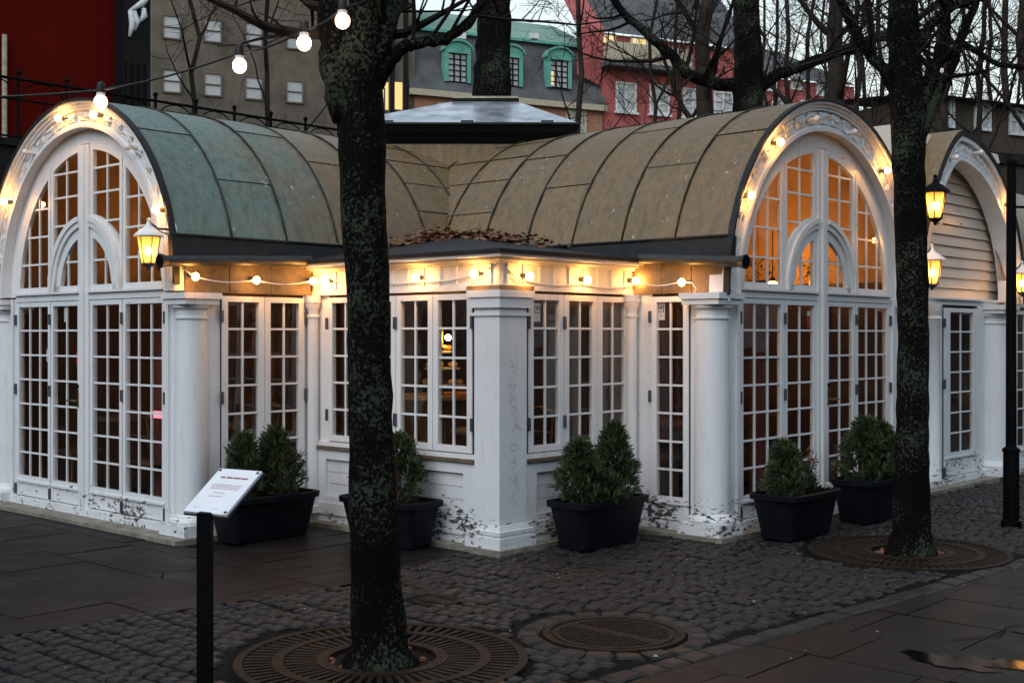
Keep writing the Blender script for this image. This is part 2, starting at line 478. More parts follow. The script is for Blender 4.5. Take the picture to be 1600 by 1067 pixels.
slab_field(-4.6, 6.5, right_field, 9)

# cast iron tree grates: three rings and radial bars
def grate(u, v, label):
    root = thing('tree_grate', label, 'tree grate', W(u, v, 0), ANG, 'tree grates')
    for r0, r1 in ((.70, .745), (.50, .555), (.275, .335)):
        m = MB(); n = 64; vs = []; fs = []
        for i in range(n):
            c, s_ = cos(2 * pi * i / n), sin(2 * pi * i / n)
            vs += [(r0 * c, r0 * s_, -.03), (r0 * c, r0 * s_, .012), (r1 * c, r1 * s_, .012), (r1 * c, r1 * s_, -.03)]
        for i in range(n):
            a, b = 4 * i, 4 * ((i + 1) % n)
            fs += [(a, b, b + 1, a + 1), (a + 1, b + 1, b + 2, a + 2), (a + 2, b + 2, b + 3, a + 3), (a + 3, b + 3, b, a)]
        m.add(vs, fs); m.build('rim', 'cast_iron', root)
    m = MB()
    for r0, r1, n in ((.555, .70, 72), (.335, .50, 54)):
        for i in range(n):
            w = 2 * pi * i / n; c, s_ = cos(w), sin(w); h = .011
            P = lambda r, q, z: (r * c - q * s_, r * s_ + q * c, z)
            m.hexa([P(r0, -h, -.02), P(r1, -h * 1.25, -.02), P(r1, h * 1.25, -.02), P(r0, h, -.02), P(r0, -h, .008), P(r1, -h * 1.25, .008), P(r1, h * 1.25, .008), P(r0, h, .008)])
    m.build('bars', 'cast_iron', root)
    m = MB(); vs = [(0, 0, -.006)] + [(.30 * cos(2 * pi * i / 24), .30 * sin(2 * pi * i / 24), -.012) for i in range(24)]
    m.add(vs, [(0, i + 1, (i + 1) % 24 + 1) for i in range(24)]).build('soil', 'soil', root)
    m = MB()
    for k in range(26):
        w, r = R(0, 2 * pi), R(.17, .28); q = R(.006, .014); m.box(r * cos(w) - q, r * cos(w) + q, r * sin(w) - q, r * sin(w) + q, -.01, R(.002, .01))
    tag(m.build('litter', 'leaf_dry', root), kind='stuff')
grate(-2.555, -1.56, 'rusty ring-shaped iron grate round the big lichen-spotted trunk')
grate(2.20, -2.20, 'dark ring-shaped iron grate round the trunk before the glazed gable')
# manhole covers
def manhole(u, v, r, label):
    root = thing('manhole_cover', label, 'manhole cover', W(u, v, 0), ANG)
    MB().lathe((0, 0, 0), [(r, -.03), (r, .006), (r * .9, .006), (r * .9, -.001), (r * .86, -.001)], 40).build('frame', 'cast_iron', root, 'auto')
    root_lid = MB().lathe((0, 0, 0), [(r * .855, -.02), (r * .855, .005), (r * .02, .005)], 40).build('lid', 'cast_iron', root, 'auto')
    m = MB(); k = int(r / .022)
    for i in range(-k, k + 1):
        y = i * .034
        if abs(y) > r * .72: continue
        L = sqrt((r * .76) ** 2 - y * y)
        for a, b in ((-L, -.045), (.045, L)):
            if b - a > .04: m.box(a, b, y - .008, y + .008, .0045, .010)
    m.build('ribs', 'cast_iron', root_lid)
manhole(-1.33, -2.10, .395, 'wide ribbed iron manhole cover ringed by setts')
manhole(-1.40, -.78, .15, 'small round iron cover among the setts beside the trunk')
# puddle in a broken slab
m = MB(); N = 48
for cu, cv, ra, rb, sd in ((-.66, -3.74, .12, .26, 4), (-.52, -4.00, .08, .15, 9)):
    vs = [(cu, cv, .0065)]
    for i in range(N):
        w = 2 * pi * i / N; r = 1 + .55 * noise.noise(Vector((cos(w) * 1.5, sin(w) * 1.5, sd))) + .30 * noise.noise(Vector((cos(w) * 4, sin(w) * 4, sd + 1))) + .12 * noise.noise(Vector((cos(w) * 11, sin(w) * 11, sd)))
        vs.append((cu + ra * r * cos(w), cv + rb * r * sin(w), .0058))
    m.add(vs, [(0, i + 1, (i + 1) % N + 1) for i in range(N)])
pd = m.build('puddle', 'puddle'); pd.location = (C0.x, C0.y, 0); pd.rotation_euler = (0, 0, ANG)
tag(pd, 'shallow dark puddle lying on the slabs', kind='structure')
# cracks in the slabs
for k, pts in enumerate((((-2.35, 1.75), (-2.15, 1.55), (-2.05, 1.30), (-1.90, 1.22), (-1.80, .98)), ((-1.72, .95), (-1.62, .77), (-1.30, .74), (-1.12, .60)), ((-2.05, 1.30), (-2.18, 1.12), (-2.14, .95)), ((-.2, -3.55), (.05, -3.70), (.32, -3.66), (.5, -3.80)), ((1.2, -3.30), (1.28, -3.55), (1.5, -3.68)))):
    m = MB(); rc = random.Random(k); P2 = []
    for (a, b), (c, d) in zip(pts, pts[1:]):
        for j in range(5): P2.append((a + (c - a) * j / 5 + rc.uniform(-.012, .012), b + (d - b) * j / 5 + rc.uniform(-.012, .012)))
    for i in range(len(P2) - 1):
        (a, b), (c, d) = P2[i], P2[i + 1]; L_ = sqrt((c - a) ** 2 + (d - b) ** 2) or 1e-6; w = rc.uniform(.003, .008); nx, ny = -(d - b) / L_ * w, (c - a) / L_ * w
        m.add([(a - nx, b - ny, .0045), (c - nx, d - ny, .0045), (c + nx, d + ny, .0045), (a + nx, b + ny, .0045)], [(0, 1, 2, 3)])
    m.build('crack', 'bed', pav, fix=False)
# scraps on the paving
m = MB(); rr = random.Random(12)
for k in range(170):
    u, v = rr.uniform(-4, 6), rr.uniform(-4, .3)
    if not (in_setts(u, v) or v < -3.0): continue
    q = rr.uniform(.006, .017); w = rr.uniform(0, pi); c, s_ = cos(w) * q, sin(w) * q * .6; z = rr.uniform(.013, .018); p = W(u, v)
    m.add([(p.x - c, p.y - s_, z), (p.x + s_, p.y - c, z + .004), (p.x + c, p.y + s_, z), (p.x - s_, p.y + c, z + .006)], [(0, 1, 2, 3)])
tag(m.build('litter', 'leaf_scrap', fix=False), 'pale leaf scraps and litter scattered over the setts', 'litter', kind='stuff')

# ================================================================== PAVILION
PV = thing('pavilion', 'white timber pavilion with barrel-vaulted copper roofs and many-paned glazed doors', 'pavilion', W(0, 0), ANG)
uL, vcL, DL, zcL, RgL, RmL, RoL = -1.15, 4.01, 1.32, 2.06, 1.32, 1.44, 1.67
vR, ucR, DR, zcR, RgR, RmR, RoR = -.74, 3.53, 1.40, 1.98, 1.40, 1.53, 1.79
FL = lambda s, t, z: (uL - t, vcL + s, z)
FR = lambda s, t, z: (ucR + s, vR - t, z)
FBl = lambda s, t, z: (.10 - t, s, z)
FBr = lambda s, t, z: (s, .10 - t, z)
FSl = lambda s, t, z: (s, 2.34 - t, z)
FSr = lambda s, t, z: (1.76 - t, s, z)
def boxes(F, lst, name, mat='white_paint', parent=None):
    for q in lst: part(MB().fbox(F, *q), name, mat, parent)
def part(m, name, mat='white_paint', parent=None, smooth=False): return m.build(name, mat, parent or PV, smooth)
rp = random.Random(21)
def pane_mesh(F, w, h):
    m = MB(); O = Vector(F(0, 0, 0))
    G = lambda s, t, z: tuple(Vector(F(s, t, z)) - O)
    m.fbox(G, -w / 2, w / 2, -.002, .002, -h / 2, h / 2); return m.mesh('pane', 'glass')
def glaze(F, leaf, s0, s1, z0, z1, cols, rows, t, mun=.017, dz=.03):
    """muntin grid (into leaf mesh builder) + list of pane centres"""
    m, cells = leaf; pw = (s1 - s0 - mun * (cols - 1)) / cols; ph = (z1 - z0 - mun * (rows - 1)) / rows
    for i in range(1, cols):
        a = s0 + i * pw + (i - 1) * mun; m.fbox(F, a, a + mun, t - .008, t + .009, z0, z1)
    for j in range(1, rows):
        b = z0 + j * ph + (j - 1) * mun
        for i in range(cols):
            a = s0 + i * (pw + mun); m.fbox(F, a, a + pw, t - .007, t + .008, b, b + mun)
    for i in range(cols):
        for j in range(rows): cells.append((s0 + i * (pw + mun) + pw / 2, z0 + j * (ph + mun) + ph / 2))
    return pw, ph
def leaf(F, s0, s1, z0, z1, cols, rows, name='door', t=0.0, stile=.046, top=.045, bot=.05, panel=0.0, hinge=0, dep=.022):
    m = MB(); cells = []
    zb = z0 + bot + panel
    m.fbox(F, s0, s0 + stile, t - dep, t + dep, z0, z1); m.fbox(F, s1 - stile, s1, t - dep, t + dep, z0, z1)
    m.fbox(F, s0 + stile, s1 - stile, t - dep, t + dep, z1 - top, z1)
    m.fbox(F, s0 + stile, s1 - stile, t - dep, t + dep, z0 if not panel else zb - bot, zb)
    if panel:
        m.fbox(F, s0 + stile, s1 - stile, t - dep, t + dep * .5, z0, zb - bot)
        m.fbox(F, s0 + .004, s1 - .004, t + dep, t + dep + .012, zb - bot - .01, zb - bot + .012)
    pw, ph = glaze(F, (m, cells), s0 + stile, s1 - stile, zb, z1 - top, cols, rows, t)
    o = part(m, name)
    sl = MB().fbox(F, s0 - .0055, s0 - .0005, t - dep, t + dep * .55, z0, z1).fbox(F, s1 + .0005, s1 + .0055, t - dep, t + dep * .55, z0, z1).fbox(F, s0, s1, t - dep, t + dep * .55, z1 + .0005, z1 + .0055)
    part(sl, 'joint_shade', 'black_rubber', o)  # dark strips draw the shaded joint lines round each leaf
    pm = pane_mesh(F, pw + .004, ph + .004)
    for s, z in cells:
        link('pane', pm, o, F(s, t, z), (rp.uniform(-.004, .004), rp.uniform(-.004, .004), rp.uniform(-.005, .005)))
    if hinge:
        e = s0 - .008 if hinge < 0 else s1 + .008
        for zz in ((z0 + .18 * (z1 - z0)), (z0 + .82 * (z1 - z0))) if z1 - z0 < 1.5 else (z0 + .06, z0 + .55 * (z1 - z0), z0 + .91 * (z1 - z0)):
            part(MB().fbox(F, e - .012, e + .012, t + dep, t + dep + .018, zz - .05, zz + .05), 'hinge', 'hinge_metal', o)
    return o

# ---- stone step and floor
m = MB().prism([(-1.40, 6.2), (-1.40, 2.19), (-.02, 2.19), (-.02, -.02), (1.57, -.02), (1.57, -.94), (11, -.94), (11, 6.2)], -.04, .032)
part(m, 'step', 'stone_step')
m = MB().prism([(-1.20, 6.1), (-1.20, 2.31), (.075, 2.31), (.075, .075), (1.73, .075), (1.73, -.79), (10.9, -.79), (10.9, 6.1)], .032, .10)
part(m, 'threshold', 'white_paint')
part(MB().prism([(-1.1, 6.1), (-1.1, 2.4), (.12, 2.4), (.12, .12), (1.8, .12), (1.8, -.7), (8.5, -.7), (8.5, 6.1)], .10, .108), 'floor', 'room_floor')

# ---- glazed gables
def arcring(m, F, zc, r0, r1, t0, t1, a0=-.03, a1=pi + .03, n=48):
    vs = []; fs = []
    for i in range(n + 1):
        a = a0 + (a1 - a0) * i / n; c, s_ = cos(a), sin(a)
        vs += [F(r0 * c, t0, zc + r0 * s_), F(r1 * c, t0, zc + r1 * s_), F(r1 * c, t1, zc + r1 * s_), F(r0 * c, t1, zc + r0 * s_)]
    for i in range(n):
        b = 4 * i
        fs += [(b, b + 4, b + 5, b + 1), (b + 1, b + 5, b + 6, b + 2), (b + 2, b + 6, b + 7, b + 3), (b + 3, b + 7, b + 4, b)]
    fs += [(0, 1, 2, 3), (4 * n, 4 * n + 3, 4 * n + 2, 4 * n + 1)]
    return m.add(vs, fs)
def column(c, r, name='column', top=2.0, graff=False):
    col = part(MB().lathe((c[0], c[1], 0), [(r * 1.0, .20), (r * 1.0, .7), (r * .97, 1.3), (r * .90, 1.78), (r * 1.0, 1.785), (r * 1.0, 1.80), (r * .9, 1.805), (r * .9, 1.855), (r * 1.12, 1.875), (r * 1.16, 1.90)], 28), name, smooth='auto')
    q = r * 1.36
    part(MB().box(c[0] - q, c[0] + q, c[1] - q, c[1] + q, .033, .125), 'plinth', parent=col)
    part(MB().lathe((c[0], c[1], 0), [(r * 1.30, .126), (r * 1.36, .145), (r * 1.30, .168), (r * 1.12, .175), (r * 1.10, .19), (r * 1.0, .20)], 28), 'base', parent=col, smooth='auto')
    q = r * 1.2
    part(MB().box(c[0] - q, c[0] + q, c[1] - q, c[1] + q, 1.901, 1.945), 'capital', parent=col)
    part(MB().box(c[0] - q * 1.1, c[0] + q * 1.1, c[1] - q * 1.1, c[1] + q * 1.1, 1.946, 1.995), 'abacus', parent=col)
    return col
def gable(F, D, zc, Rg, Rm, Ro, handle_side):
    cm = .085                                        # half centre post
    mid = .64 if D < 1.36 else .67
    z0, z1 = .11, 1.965
    # centre post, head, jambs
    part(MB().fbox(F, -cm, cm, -.03, .035, .10, zc + Rg - .02).fbox(F, -.028, .028, .035, .055, .10, zc + Rg - .03), 'centre_post')
    part(MB().fbox(F, -D, -cm, -.03, .03, 1.97, 2.035).fbox(F, cm, D, -.03, .03, 1.97, 2.035).fbox(F, -D, -cm, .03, .055, 2.03, 2.05).fbox(F, cm, D, .03, .055, 2.03, 2.05), 'transom')
    for sg in (-1, 1):
        a, b = sorted((sg * D, sg * (D + .26)))
        part(MB().fbox(F, a, b, -.06, .02, .10, 2.0).fbox(F, *(sorted((sg * (D + .03), sg * (D + .075)))), .02, .045, .10, 2.0), 'jamb')
        # door leaves
        a, b = sorted((sg * (cm + .004), sg * (mid - .006)))
        o = leaf(F, a, b, z0, z1, 2, 7, 'door', panel=.14, hinge=sg)
        if sg == handle_side:
            s = sg * (cm + .035)
            part(MB().fbox(F, s - .014, s + .014, .022, .028, 1.0, 1.16).tube([F(s, .028, 1.06), F(s, .075, 1.06), F(s + sg * .10, .078, 1.06)], .009, 8), 'handle', 'brass', o, 'auto')
            part(MB().tube([F(s, .022, 1.19), F(s, .034, 1.19)], .018, 10), 'lock', 'iron_black', o, 'auto')
        a, b = sorted((sg * (mid + .006), sg * (D - .006)))
        leaf(F, a, b, z0, z1, 3, 7, 'door', panel=.14, hinge=sg)
    # fan light: two outer sashes, two inner sashes, two small quarter sashes
    arch = lambda r: (lambda s: zc + sqrt(max(r * r - s * s, 0)))
    zb = 2.052
    ea, eb = mid - .03, .66                           # small arch half axes
    ell = lambda a, b: (lambda s: zb + b * sqrt(max(1 - (s / a) ** 2, 0)) if abs(s) < a else zb)
    def fan(s0, s1, lo, hi, cols, rowsz, name, st0=.045, st1=.045, bt=.05, top=.05, lo_in=None, hi_in=None, t=0.0):
        m = MB(); dep = .02
        inn = hi_in; lin = lo_in
        a, b = s0 + st0, s1 - st1
        m.band(F, s0, a, lo, hi, t - dep, t + dep, 6); m.band(F, b, s1, lo, hi, t - dep, t + dep, 6)
        m.band(F, a, b, inn, hi, t - dep, t + dep, 14)
        m.band(F, a, b, lo, lin, t - dep, t + dep, 14)
        pw = (b - a - .018 * (cols - 1)) / cols
        zs = rowsz
        for i in range(1, cols):
            x = a + i * pw + (i - 1) * .018; m.band(F, x, x + .018, lin, inn, t - .008, t + .009, 2)
        for z in zs:
            for i in range(cols):
                x = a + i * (pw + .018)
                m.band(F, x, x + pw, (lambda s, z=z: max(z, lin(s))), (lambda s, z=z: min(z + .018, inn(s))), t - .007, t + .008, 8)
        o = part(m, name)
        lim = [-1] + list(zs) + [99]
        for i in range(cols):
            x = a + i * (pw + .018)
            for k in range(len(lim) - 1):
                p = MB().band(F, x, x + pw, (lambda s: max(lim[k] + (.018 if k else 0), lin(s))), (lambda s: min(lim[k + 1], inn(s))), t - .002, t + .002, 5)
                if p.f: part(p, 'pane', 'glass', o)
        return o
    zero = lambda s: zb
    for sg in (-1, 1):
        # mirror so that all work is done for positive s
        keep = F
        Fm = keep if sg > 0 else (lambda s, t, z, K=keep: K(-s, t, z))
        def run(Fx):
            nonlocal F
            F = Fx
            rise = zc + Rg - zb
            rz = [zb + rise * k for k in (.24, .44, .64, .82)]
            fan(mid + .006, D, zero, arch(Rg - .005), 3, [zb + .26, zb + .52, zb + .78], 'window', lo_in=lambda s: zb + .05, hi_in=arch(Rg - .065), st1=.04)
            fan(cm + .004, mid - .006, ell(ea + .02, eb), arch(Rg - .005), 2, [zb + .60, zb + .86, zb + 1.08], 'window', lo_in=ell(ea + .10, eb + .03), hi_in=arch(Rg - .065))
            fan(cm + .004, ea - .06, zero, ell(ea - .075, eb - .085), 2, [zb + .26], 'window', lo_in=lambda s: zb + .05, hi_in=ell(ea - .15, eb - .17), st1=.02)
            # moulded rib of the small arch
            m = MB()
            m.band(F, cm, ea + .018, ell(ea - .07, eb - .08), ell(ea + .018, eb - .002), -.02, .042, 18)
            m.band(F, cm, ea + .018, ell(ea - .025, eb - .03), ell(ea + .03, eb + .015), .042, .058, 18)
            part(m, 'fan_rib')
            F = keep
        run(Fm)
    # arch: flat surround, bead, face, blocks, cove
    m = MB(); arcring(m, F, zc, Rg - .004, Rm, -.03, .02); part(m, 'arch_surround', smooth='auto')
    m = MB(); arcring(m, F, zc, Rm, Rm + .035, -.03, .115); arcring(m, F, zc, Rm + .035, Rm + .05, -.03, .10); part(m, 'arch_bead', smooth='auto')
    m = MB(); arcring(m, F, zc, Rm + .05, Ro - .075, -.03, .085); part(m, 'arch_face', smooth='auto')
    m = MB(); arcring(m, F, zc, Ro - .075, Ro - .05, -.03, .12); arcring(m, F, zc, Ro - .05, Ro - .02, -.03, .135); arcring(m, F, zc, Ro - .02, Ro, -.03, .16); part(m, 'arch_cornice', smooth='auto')
    m = MB(); arcring(m, F, zc, Ro + .001, Ro + .024, .12, .175, -.0, pi); part(m, 'roof_edge', 'lead', smooth='auto')
    n = 24
    for i in range(n):
        a = pi * (i + .5) / n; h = pi / n * .36
        m = MB(); arcring(m, F, zc, Rm + .065, Ro - .09, .085, .103, a - h, a + h, 3)
        arcring(m, F, zc, Rm + .075, Ro - .10, .103, .111, a + h * .45, a + h * .8, 1)
        part(m, 'arch_block')
    # dark tympanum blocks out the gap behind the arch ring
gable(FL, DL, zcL, RgL, RmL, RoL, 1)
gable(FR, DR, zcR, RgR, RmR, RoR, 1)
for c in ((-1.10, 2.42), (-1.10, 5.60)): column(c, .135)
for c in ((1.80, -.70), (5.26, -.70)): column(c, .148)

# ---- corner block: pillar, dado, casements, frieze, cornice
m = MB().box(.06, .37, .06, .325, .20, 1.86); m.box(.045, .385, .045, .34, 1.80, 1.825); m.box(.03, .40, .03, .355, 1.861, 1.94); m.box(.015, .415, .015, .37, 1.941, 1.995)
pil = part(m, 'pillar')
m = MB()
for q, z0, z1 in ((.052, .033, .115), (.034, .115, .135), (.044, .135, .165), (.022, .165, .185), (.012, .185, .20)):
    m.box(.06 - q, .37 + q, .06 - q, .325 + q, z0, z1)
part(m, 'base', parent=pil)
def dado(F, s0, s1, n):
    m = MB(); m.fbox(F, s0, s1, -.10, -.012, .10, .66)
    w = (s1 - s0) / n
    m.fbox(F, s0, s1, -.012, .045, .10, .20).fbox(F, s0, s1, -.012, .034, .20, .255).fbox(F, s0, s1, -.012, .03, .575, .66)
    for i in range(n):
        a = s0 + i * w; m.fbox(F, a, a + .13, -.012, .03, .255, .575).fbox(F, a + w - .13, a + w, -.012, .03, .255, .575)
    d = part(m, 'dado')
    for i in range(n):
        a = s0 + i * w + .13; b = a + w - .26; k = .255
        for h in (.105, .10, .105):                 # boards of the sunk panel
            part(MB().fbox(F, a + .004, b - .004, -.011, -.002, k + .003, k + h - .001), 'board', parent=d); k += h + .002
    part(MB().fbox(F, s0, s1, -.05, .055, .662, .69), 'sill', 'timber_brown')
    part(MB().fbox(F, s0, s1, -.05, .03, .69, .725), 'sill_rail')
dado(FBl, .326, 2.27, 2); dado(FBr, .371, 1.74, 2)
boxes(FBl, [(.326, .365, -.05, .0, .725, 2.0), (2.125, 2.34, -.06, .0, .10, 2.0)], 'jamb')
boxes(FBr, [(.371, .41, -.05, .0, .725, 2.0), (1.72, 1.76, -.06, .0, .10, 2.0)], 'jamb')
cas = []
for i in range(4):
    a = .37 + i * .4385; cas.append(leaf(FBl, a, a + .432, .735, 1.975, 2, 5, 'window', hinge=(-1, 1)[i % 2], stile=.055))
for i in range(3):
    a = .415 + i * .435; cas.append(leaf(FBr, a, a + .428, .735, 1.975, 2, 5, 'window', hinge=(-1, -1, 1)[i], stile=.058))
part(MB().prism([(.07, .07), (1.80, .07), (1.80, .16), (.16, .16), (.16, 2.34), (.07, 2.34)], 1.998, 2.04), 'architrave')
part(MB().prism([(.085, .085), (1.80, .085), (1.80, .16), (.16, .16), (.16, 2.34), (.085, 2.34)], 2.04, 2.2), 'frieze')
for i in range(11):
    a = .16 + i * .185
    part(MB().fbox(FBl, a, a + .03, .015, .028, 2.05, 2.195), 'frieze_strip')
    if i < 9: part(MB().fbox(FBr, a, a + .03, .015, .028, 2.05, 2.195), 'frieze_strip')
for x, z0, z1 in ((.045, 2.2, 2.222), (.0, 2.222, 2.245), (-.045, 2.245, 2.268)):
    part(MB().prism([(x, x), (1.98, x), (1.98, .16), (.16, .16), (.16, 2.42), (x, 2.42)], z0, z1), 'cornice')
part(MB().prism([(-.06, -.06), (1.99, -.06), (1.99, .2), (.2, .2), (.2, 2.43), (-.06, 2.43)], 2.268, 2.30), 'roof_edge', 'lead')
part(MB().add([(-.058, -.058, 2.3005), (1.95, -.058, 2.3005), (1.95, 2.5, 2.66), (-.058, 2.5, 2.3005)], [(0, 1, 2), (0, 2, 3)]), 'flat_roof', 'lead')
part(MB().box(.045, .44, .045, .395, 1.997, 2.032), 'capital_board', 'timber_brown')
# slim corner columns where the block meets the wings
for c in ((1.70, .045), (.045, 2.285)):
    part(MB().lathe((c[0], c[1], 0), [(.062, .10), (.062, .16), (.05, .17), (.048, 1.80), (.058, 1.805), (.058, 1.825), (.048, 1.83), (.048, 1.87), (.066, 1.90), (.066, 1.93), (.074, 1.935), (.074, 1.995)], 16), 'slim_column', smooth='auto')

# ---- wing side walls with glazed doors
boxes(FSl, [(-1.02, -.875, -.06, .0, .10, 2.0), (-.02, .04, -.06, .0, .10, 2.0)], 'jamb')
leaf(FSl, -.872, -.448, .11, 1.975, 2, 7, 'door', panel=.14, hinge=-1, stile=.058); leaf(FSl, -.442, -.022, .11, 1.975, 2, 7, 'door', panel=.14, hinge=1, stile=.058)
boxes(FSr, [(-.13, .04, -.06, .0, .10, 2.0), (-.62, -.515, -.06, .0, .10, 2.0)], 'jamb')
sd = leaf(FSr, -.512, -.133, .11, 1.975, 2, 7, 'door', panel=.14, hinge=1, stile=.055)
for F, s0, s1 in ((FSl, -1.22, .06), (FSr, -.83, .06)):
    n = 3; w = (s1 - s0) / n
    b = part(MB().fbox(F, s0, s1, -.08, -.02, 2.0, 2.3), 'fascia', 'timber_brown')
    for i in range(n): part(MB().fbox(F, s0 + i * w + .003, s0 + (i + 1) * w - .003, -.02, .012 + .003 * (i % 2), 2.0, 2.29), 'board', 'timber_brown', b)
# cctv stickers, notices behind the glass
def sticker(F, o, s, z, w, h, kind):
    part(MB().fbox(F, s - w / 2, s + w / 2, -.010, -.007, z - h / 2, z + h / 2), 'sticker', 'sign_white' if kind != 'red' else 'print_scarlet', o)
    if kind == 'cam':
        m = MB().fbox(F, s - .03, s + .03, -.007, -.0055, z - .005, z + .055)
        m2 = MB().fbox(F, s - .022, s + .022, -.0055, -.0045, z + .001, z + .049)
        m3 = MB().fbox(F, s - .016, s + .012, -.0045, -.0035, z + .026, z + .042).fbox(F, s - .004, s + .004, -.0045, -.0035, z + .010, z + .026).fbox(F, s + .012, s + .018, -.0045, -.0035, z + .029, z + .038)
        m4 = MB().fbox(F, s - .006, s + .006, -.007, -.0055, z - .04, z - .03)
        part(m, 'sticker_border', 'print_black', o); part(m2, 'sticker_field', 'sign_white', o); part(m3, 'camera_pictogram', 'print_black', o); part(m4, 'sticker_line', 'print_black', o)
sticker(FBr, cas[4], .545, 1.83, .078, .145, 'cam'); sticker(FSr, sd, -.215, 1.85, .075, .14, 'cam')
sticker(FL, PV, .40, 1.85, .075, .15, 'plain'); sticker(FR, PV, -.19, 1.77, .06, .09, 'red'); sticker(FR, PV, -.19, 1.85, .05, .05, 'plain')
sticker(FL, PV, .19, 1.44, .05, .12, 'red'); sticker(FL, PV, .75, 1.46, .05, .12, 'plain')

# ---- barrel roofs: standing seam sheets
def barrel(axis, c, zc, Rr, a0, a1, step, front, joints_near, near_from, first_joint):
    """axis 'u' or 'v'; c = centre line; runs a0..a1; front = side sign facing the square"""
    def P(a, phi, r=Rr):
        x, z = -r * cos(phi), zc + r * sin(phi)
        return (a, c + x, z) if axis == 'u' else (c + x, a, z)
    lo = math.asin((2.455 - zc) / Rr)
    deck = MB(); N = 28; vs = []; fs = []
    for i in range(N + 1):
        ph = lo + (pi - 2 * lo) * i / N; vs += [P(a0, ph, Rr - .02), P(a1, ph, Rr - .02)]
    for i in range(N): fs.append((2 * i, 2 * i + 1, 2 * i + 3, 2 * i + 2))
    part(deck.add(vs, fs), 'roof_deck', 'lead', smooth=True)
    vs = []; fs = []; vault = MB()
    for i in range(N + 1):
        ph = .02 + (pi - .04) * i / N; vs += [P(a0 + .2, ph, Rr - .09), P(a1, ph, Rr - .09)]
    for i in range(N): fs.append((2 * i, 2 * i + 1, 2 * i + 3, 2 * i + 2))
    part(vault.add(vs, fs), 'vault', 'room_ochre', smooth=True)
    rr = random.Random(int(a0 * 100)); k = 0; a = a0
    while a < a1 - .05:
        b = min(a + step, a1)
        if a >= near_from: js = [lo + (pi / 2 - lo) * q for q in joints_near]
        else:
            js = [radians(first_joint[k % len(first_joint)])]
            if k % 2: js.append(radians(78))
        cuts = sorted([lo] + js + [radians(90 + 40 * (k % 2) + 10), pi - lo])
        for p0, p1 in zip(cuts, cuts[1:]):
            n = max(2, int((p1 - p0) / .13)); vs = []; fs = []; off = rr.uniform(-.002, .002)
            for i in range(n + 1):
                ph = p0 + .0015 + (p1 - p0 - .003) * i / n
                lift = .007 * max(0, 1 - i / n * 3) if p0 < pi / 2 else .007 * max(0, 1 - (n - i) / n * 3)
                bow = .004 * sin(pi * i / n)
                vs += [P(a + .004, ph, Rr + off + lift), P((a + b) / 2, ph, Rr + off + lift + bow + rr.uniform(-.0015, .0015)), P(b - .004, ph, Rr + off + lift)]
            for i in range(n): fs += [(3 * i, 3 * i + 1, 3 * i + 4, 3 * i + 3), (3 * i + 1, 3 * i + 2, 3 * i + 5, 3 * i + 4)]
            part(MB().add(vs, fs), 'roof_panel', 'copper_roof', smooth=True)
        if a > a0 + .01:
            part(MB().tube([P(a, lo + (pi - 2 * lo) * i / 26, Rr + .010) for i in range(27)], .0085, 6), 'roof_seam', 'seam_metal', smooth=True)
        a = b; k += 1
barrel('u', vcL, zcL, 1.68, -1.31, 3.53, .57, -1, (.2, .36, .53, .70, .86), 1.2, (52, 33, 60, 46))
barrel('v', ucR, zcR, 1.80, -.90, 4.6, .56, -1, (.18, .36, .53, .70, .86), 1.75, (52, 40, 62, 36))
# upstand below the seam
def bandstrip(P0, P1, q0, q1, name, mat): part(MB().add([P0, P1, q1, q0], [(0, 1, 2, 3)]), name, mat)
m = MB().hexa([(-1.31, 2.335, 2.29), (2.2, 2.335, 2.29), (2.2, 2.42, 2.29), (-1.31, 2.42, 2.29), (-1.31, 2.372, 2.458), (2.2, 2.372, 2.458), (2.2, 2.43, 2.458), (-1.31, 2.43, 2.458)]); part(m, 'upstand', 'lead')
m = MB().hexa([(1.755, -.90, 2.29), (1.84, -.90, 2.29), (1.84, 2.6, 2.29), (1.755, 2.6, 2.29), (1.79, -.90, 2.458), (1.85, -.90, 2.458), (1.85, 2.6, 2.458), (1.79, 2.6, 2.458)]); part(m, 'upstand', 'lead')
part(MB().tube([(-1.31, 2.368, 2.462), (1.85, 2.368, 2.462)], .012, 6), 'roll', 'lead'); part(MB().tube([(1.785, -.90, 2.462), (1.785, 2.45, 2.462)], .012, 6), 'roll', 'lead')
def gutter(p, q):
    p, q = Vector(p), Vector(q); d = (p - q).normalized()
    g_ = part(MB().tube([q, p], [.045, .045], 12), 'gutter', 'gutter_metal', smooth='auto')
    part(MB().tube([p - d * .005, p + d * .03, p + d * .05], [.046, .056, .06], 14), 'spout', 'gutter_metal', g_, 'auto')
    part(MB().tube([p + d * .0495, p + d * .0515], .05, 14), 'spout_mouth', 'iron_black', g_)  # black disc paints the shaded hollow of the open end
gutter((-1.44, 2.26, 2.235), (.0, 2.27, 2.30)); gutter((1.675, -1.05, 2.235), (1.69, -.06, 2.30))
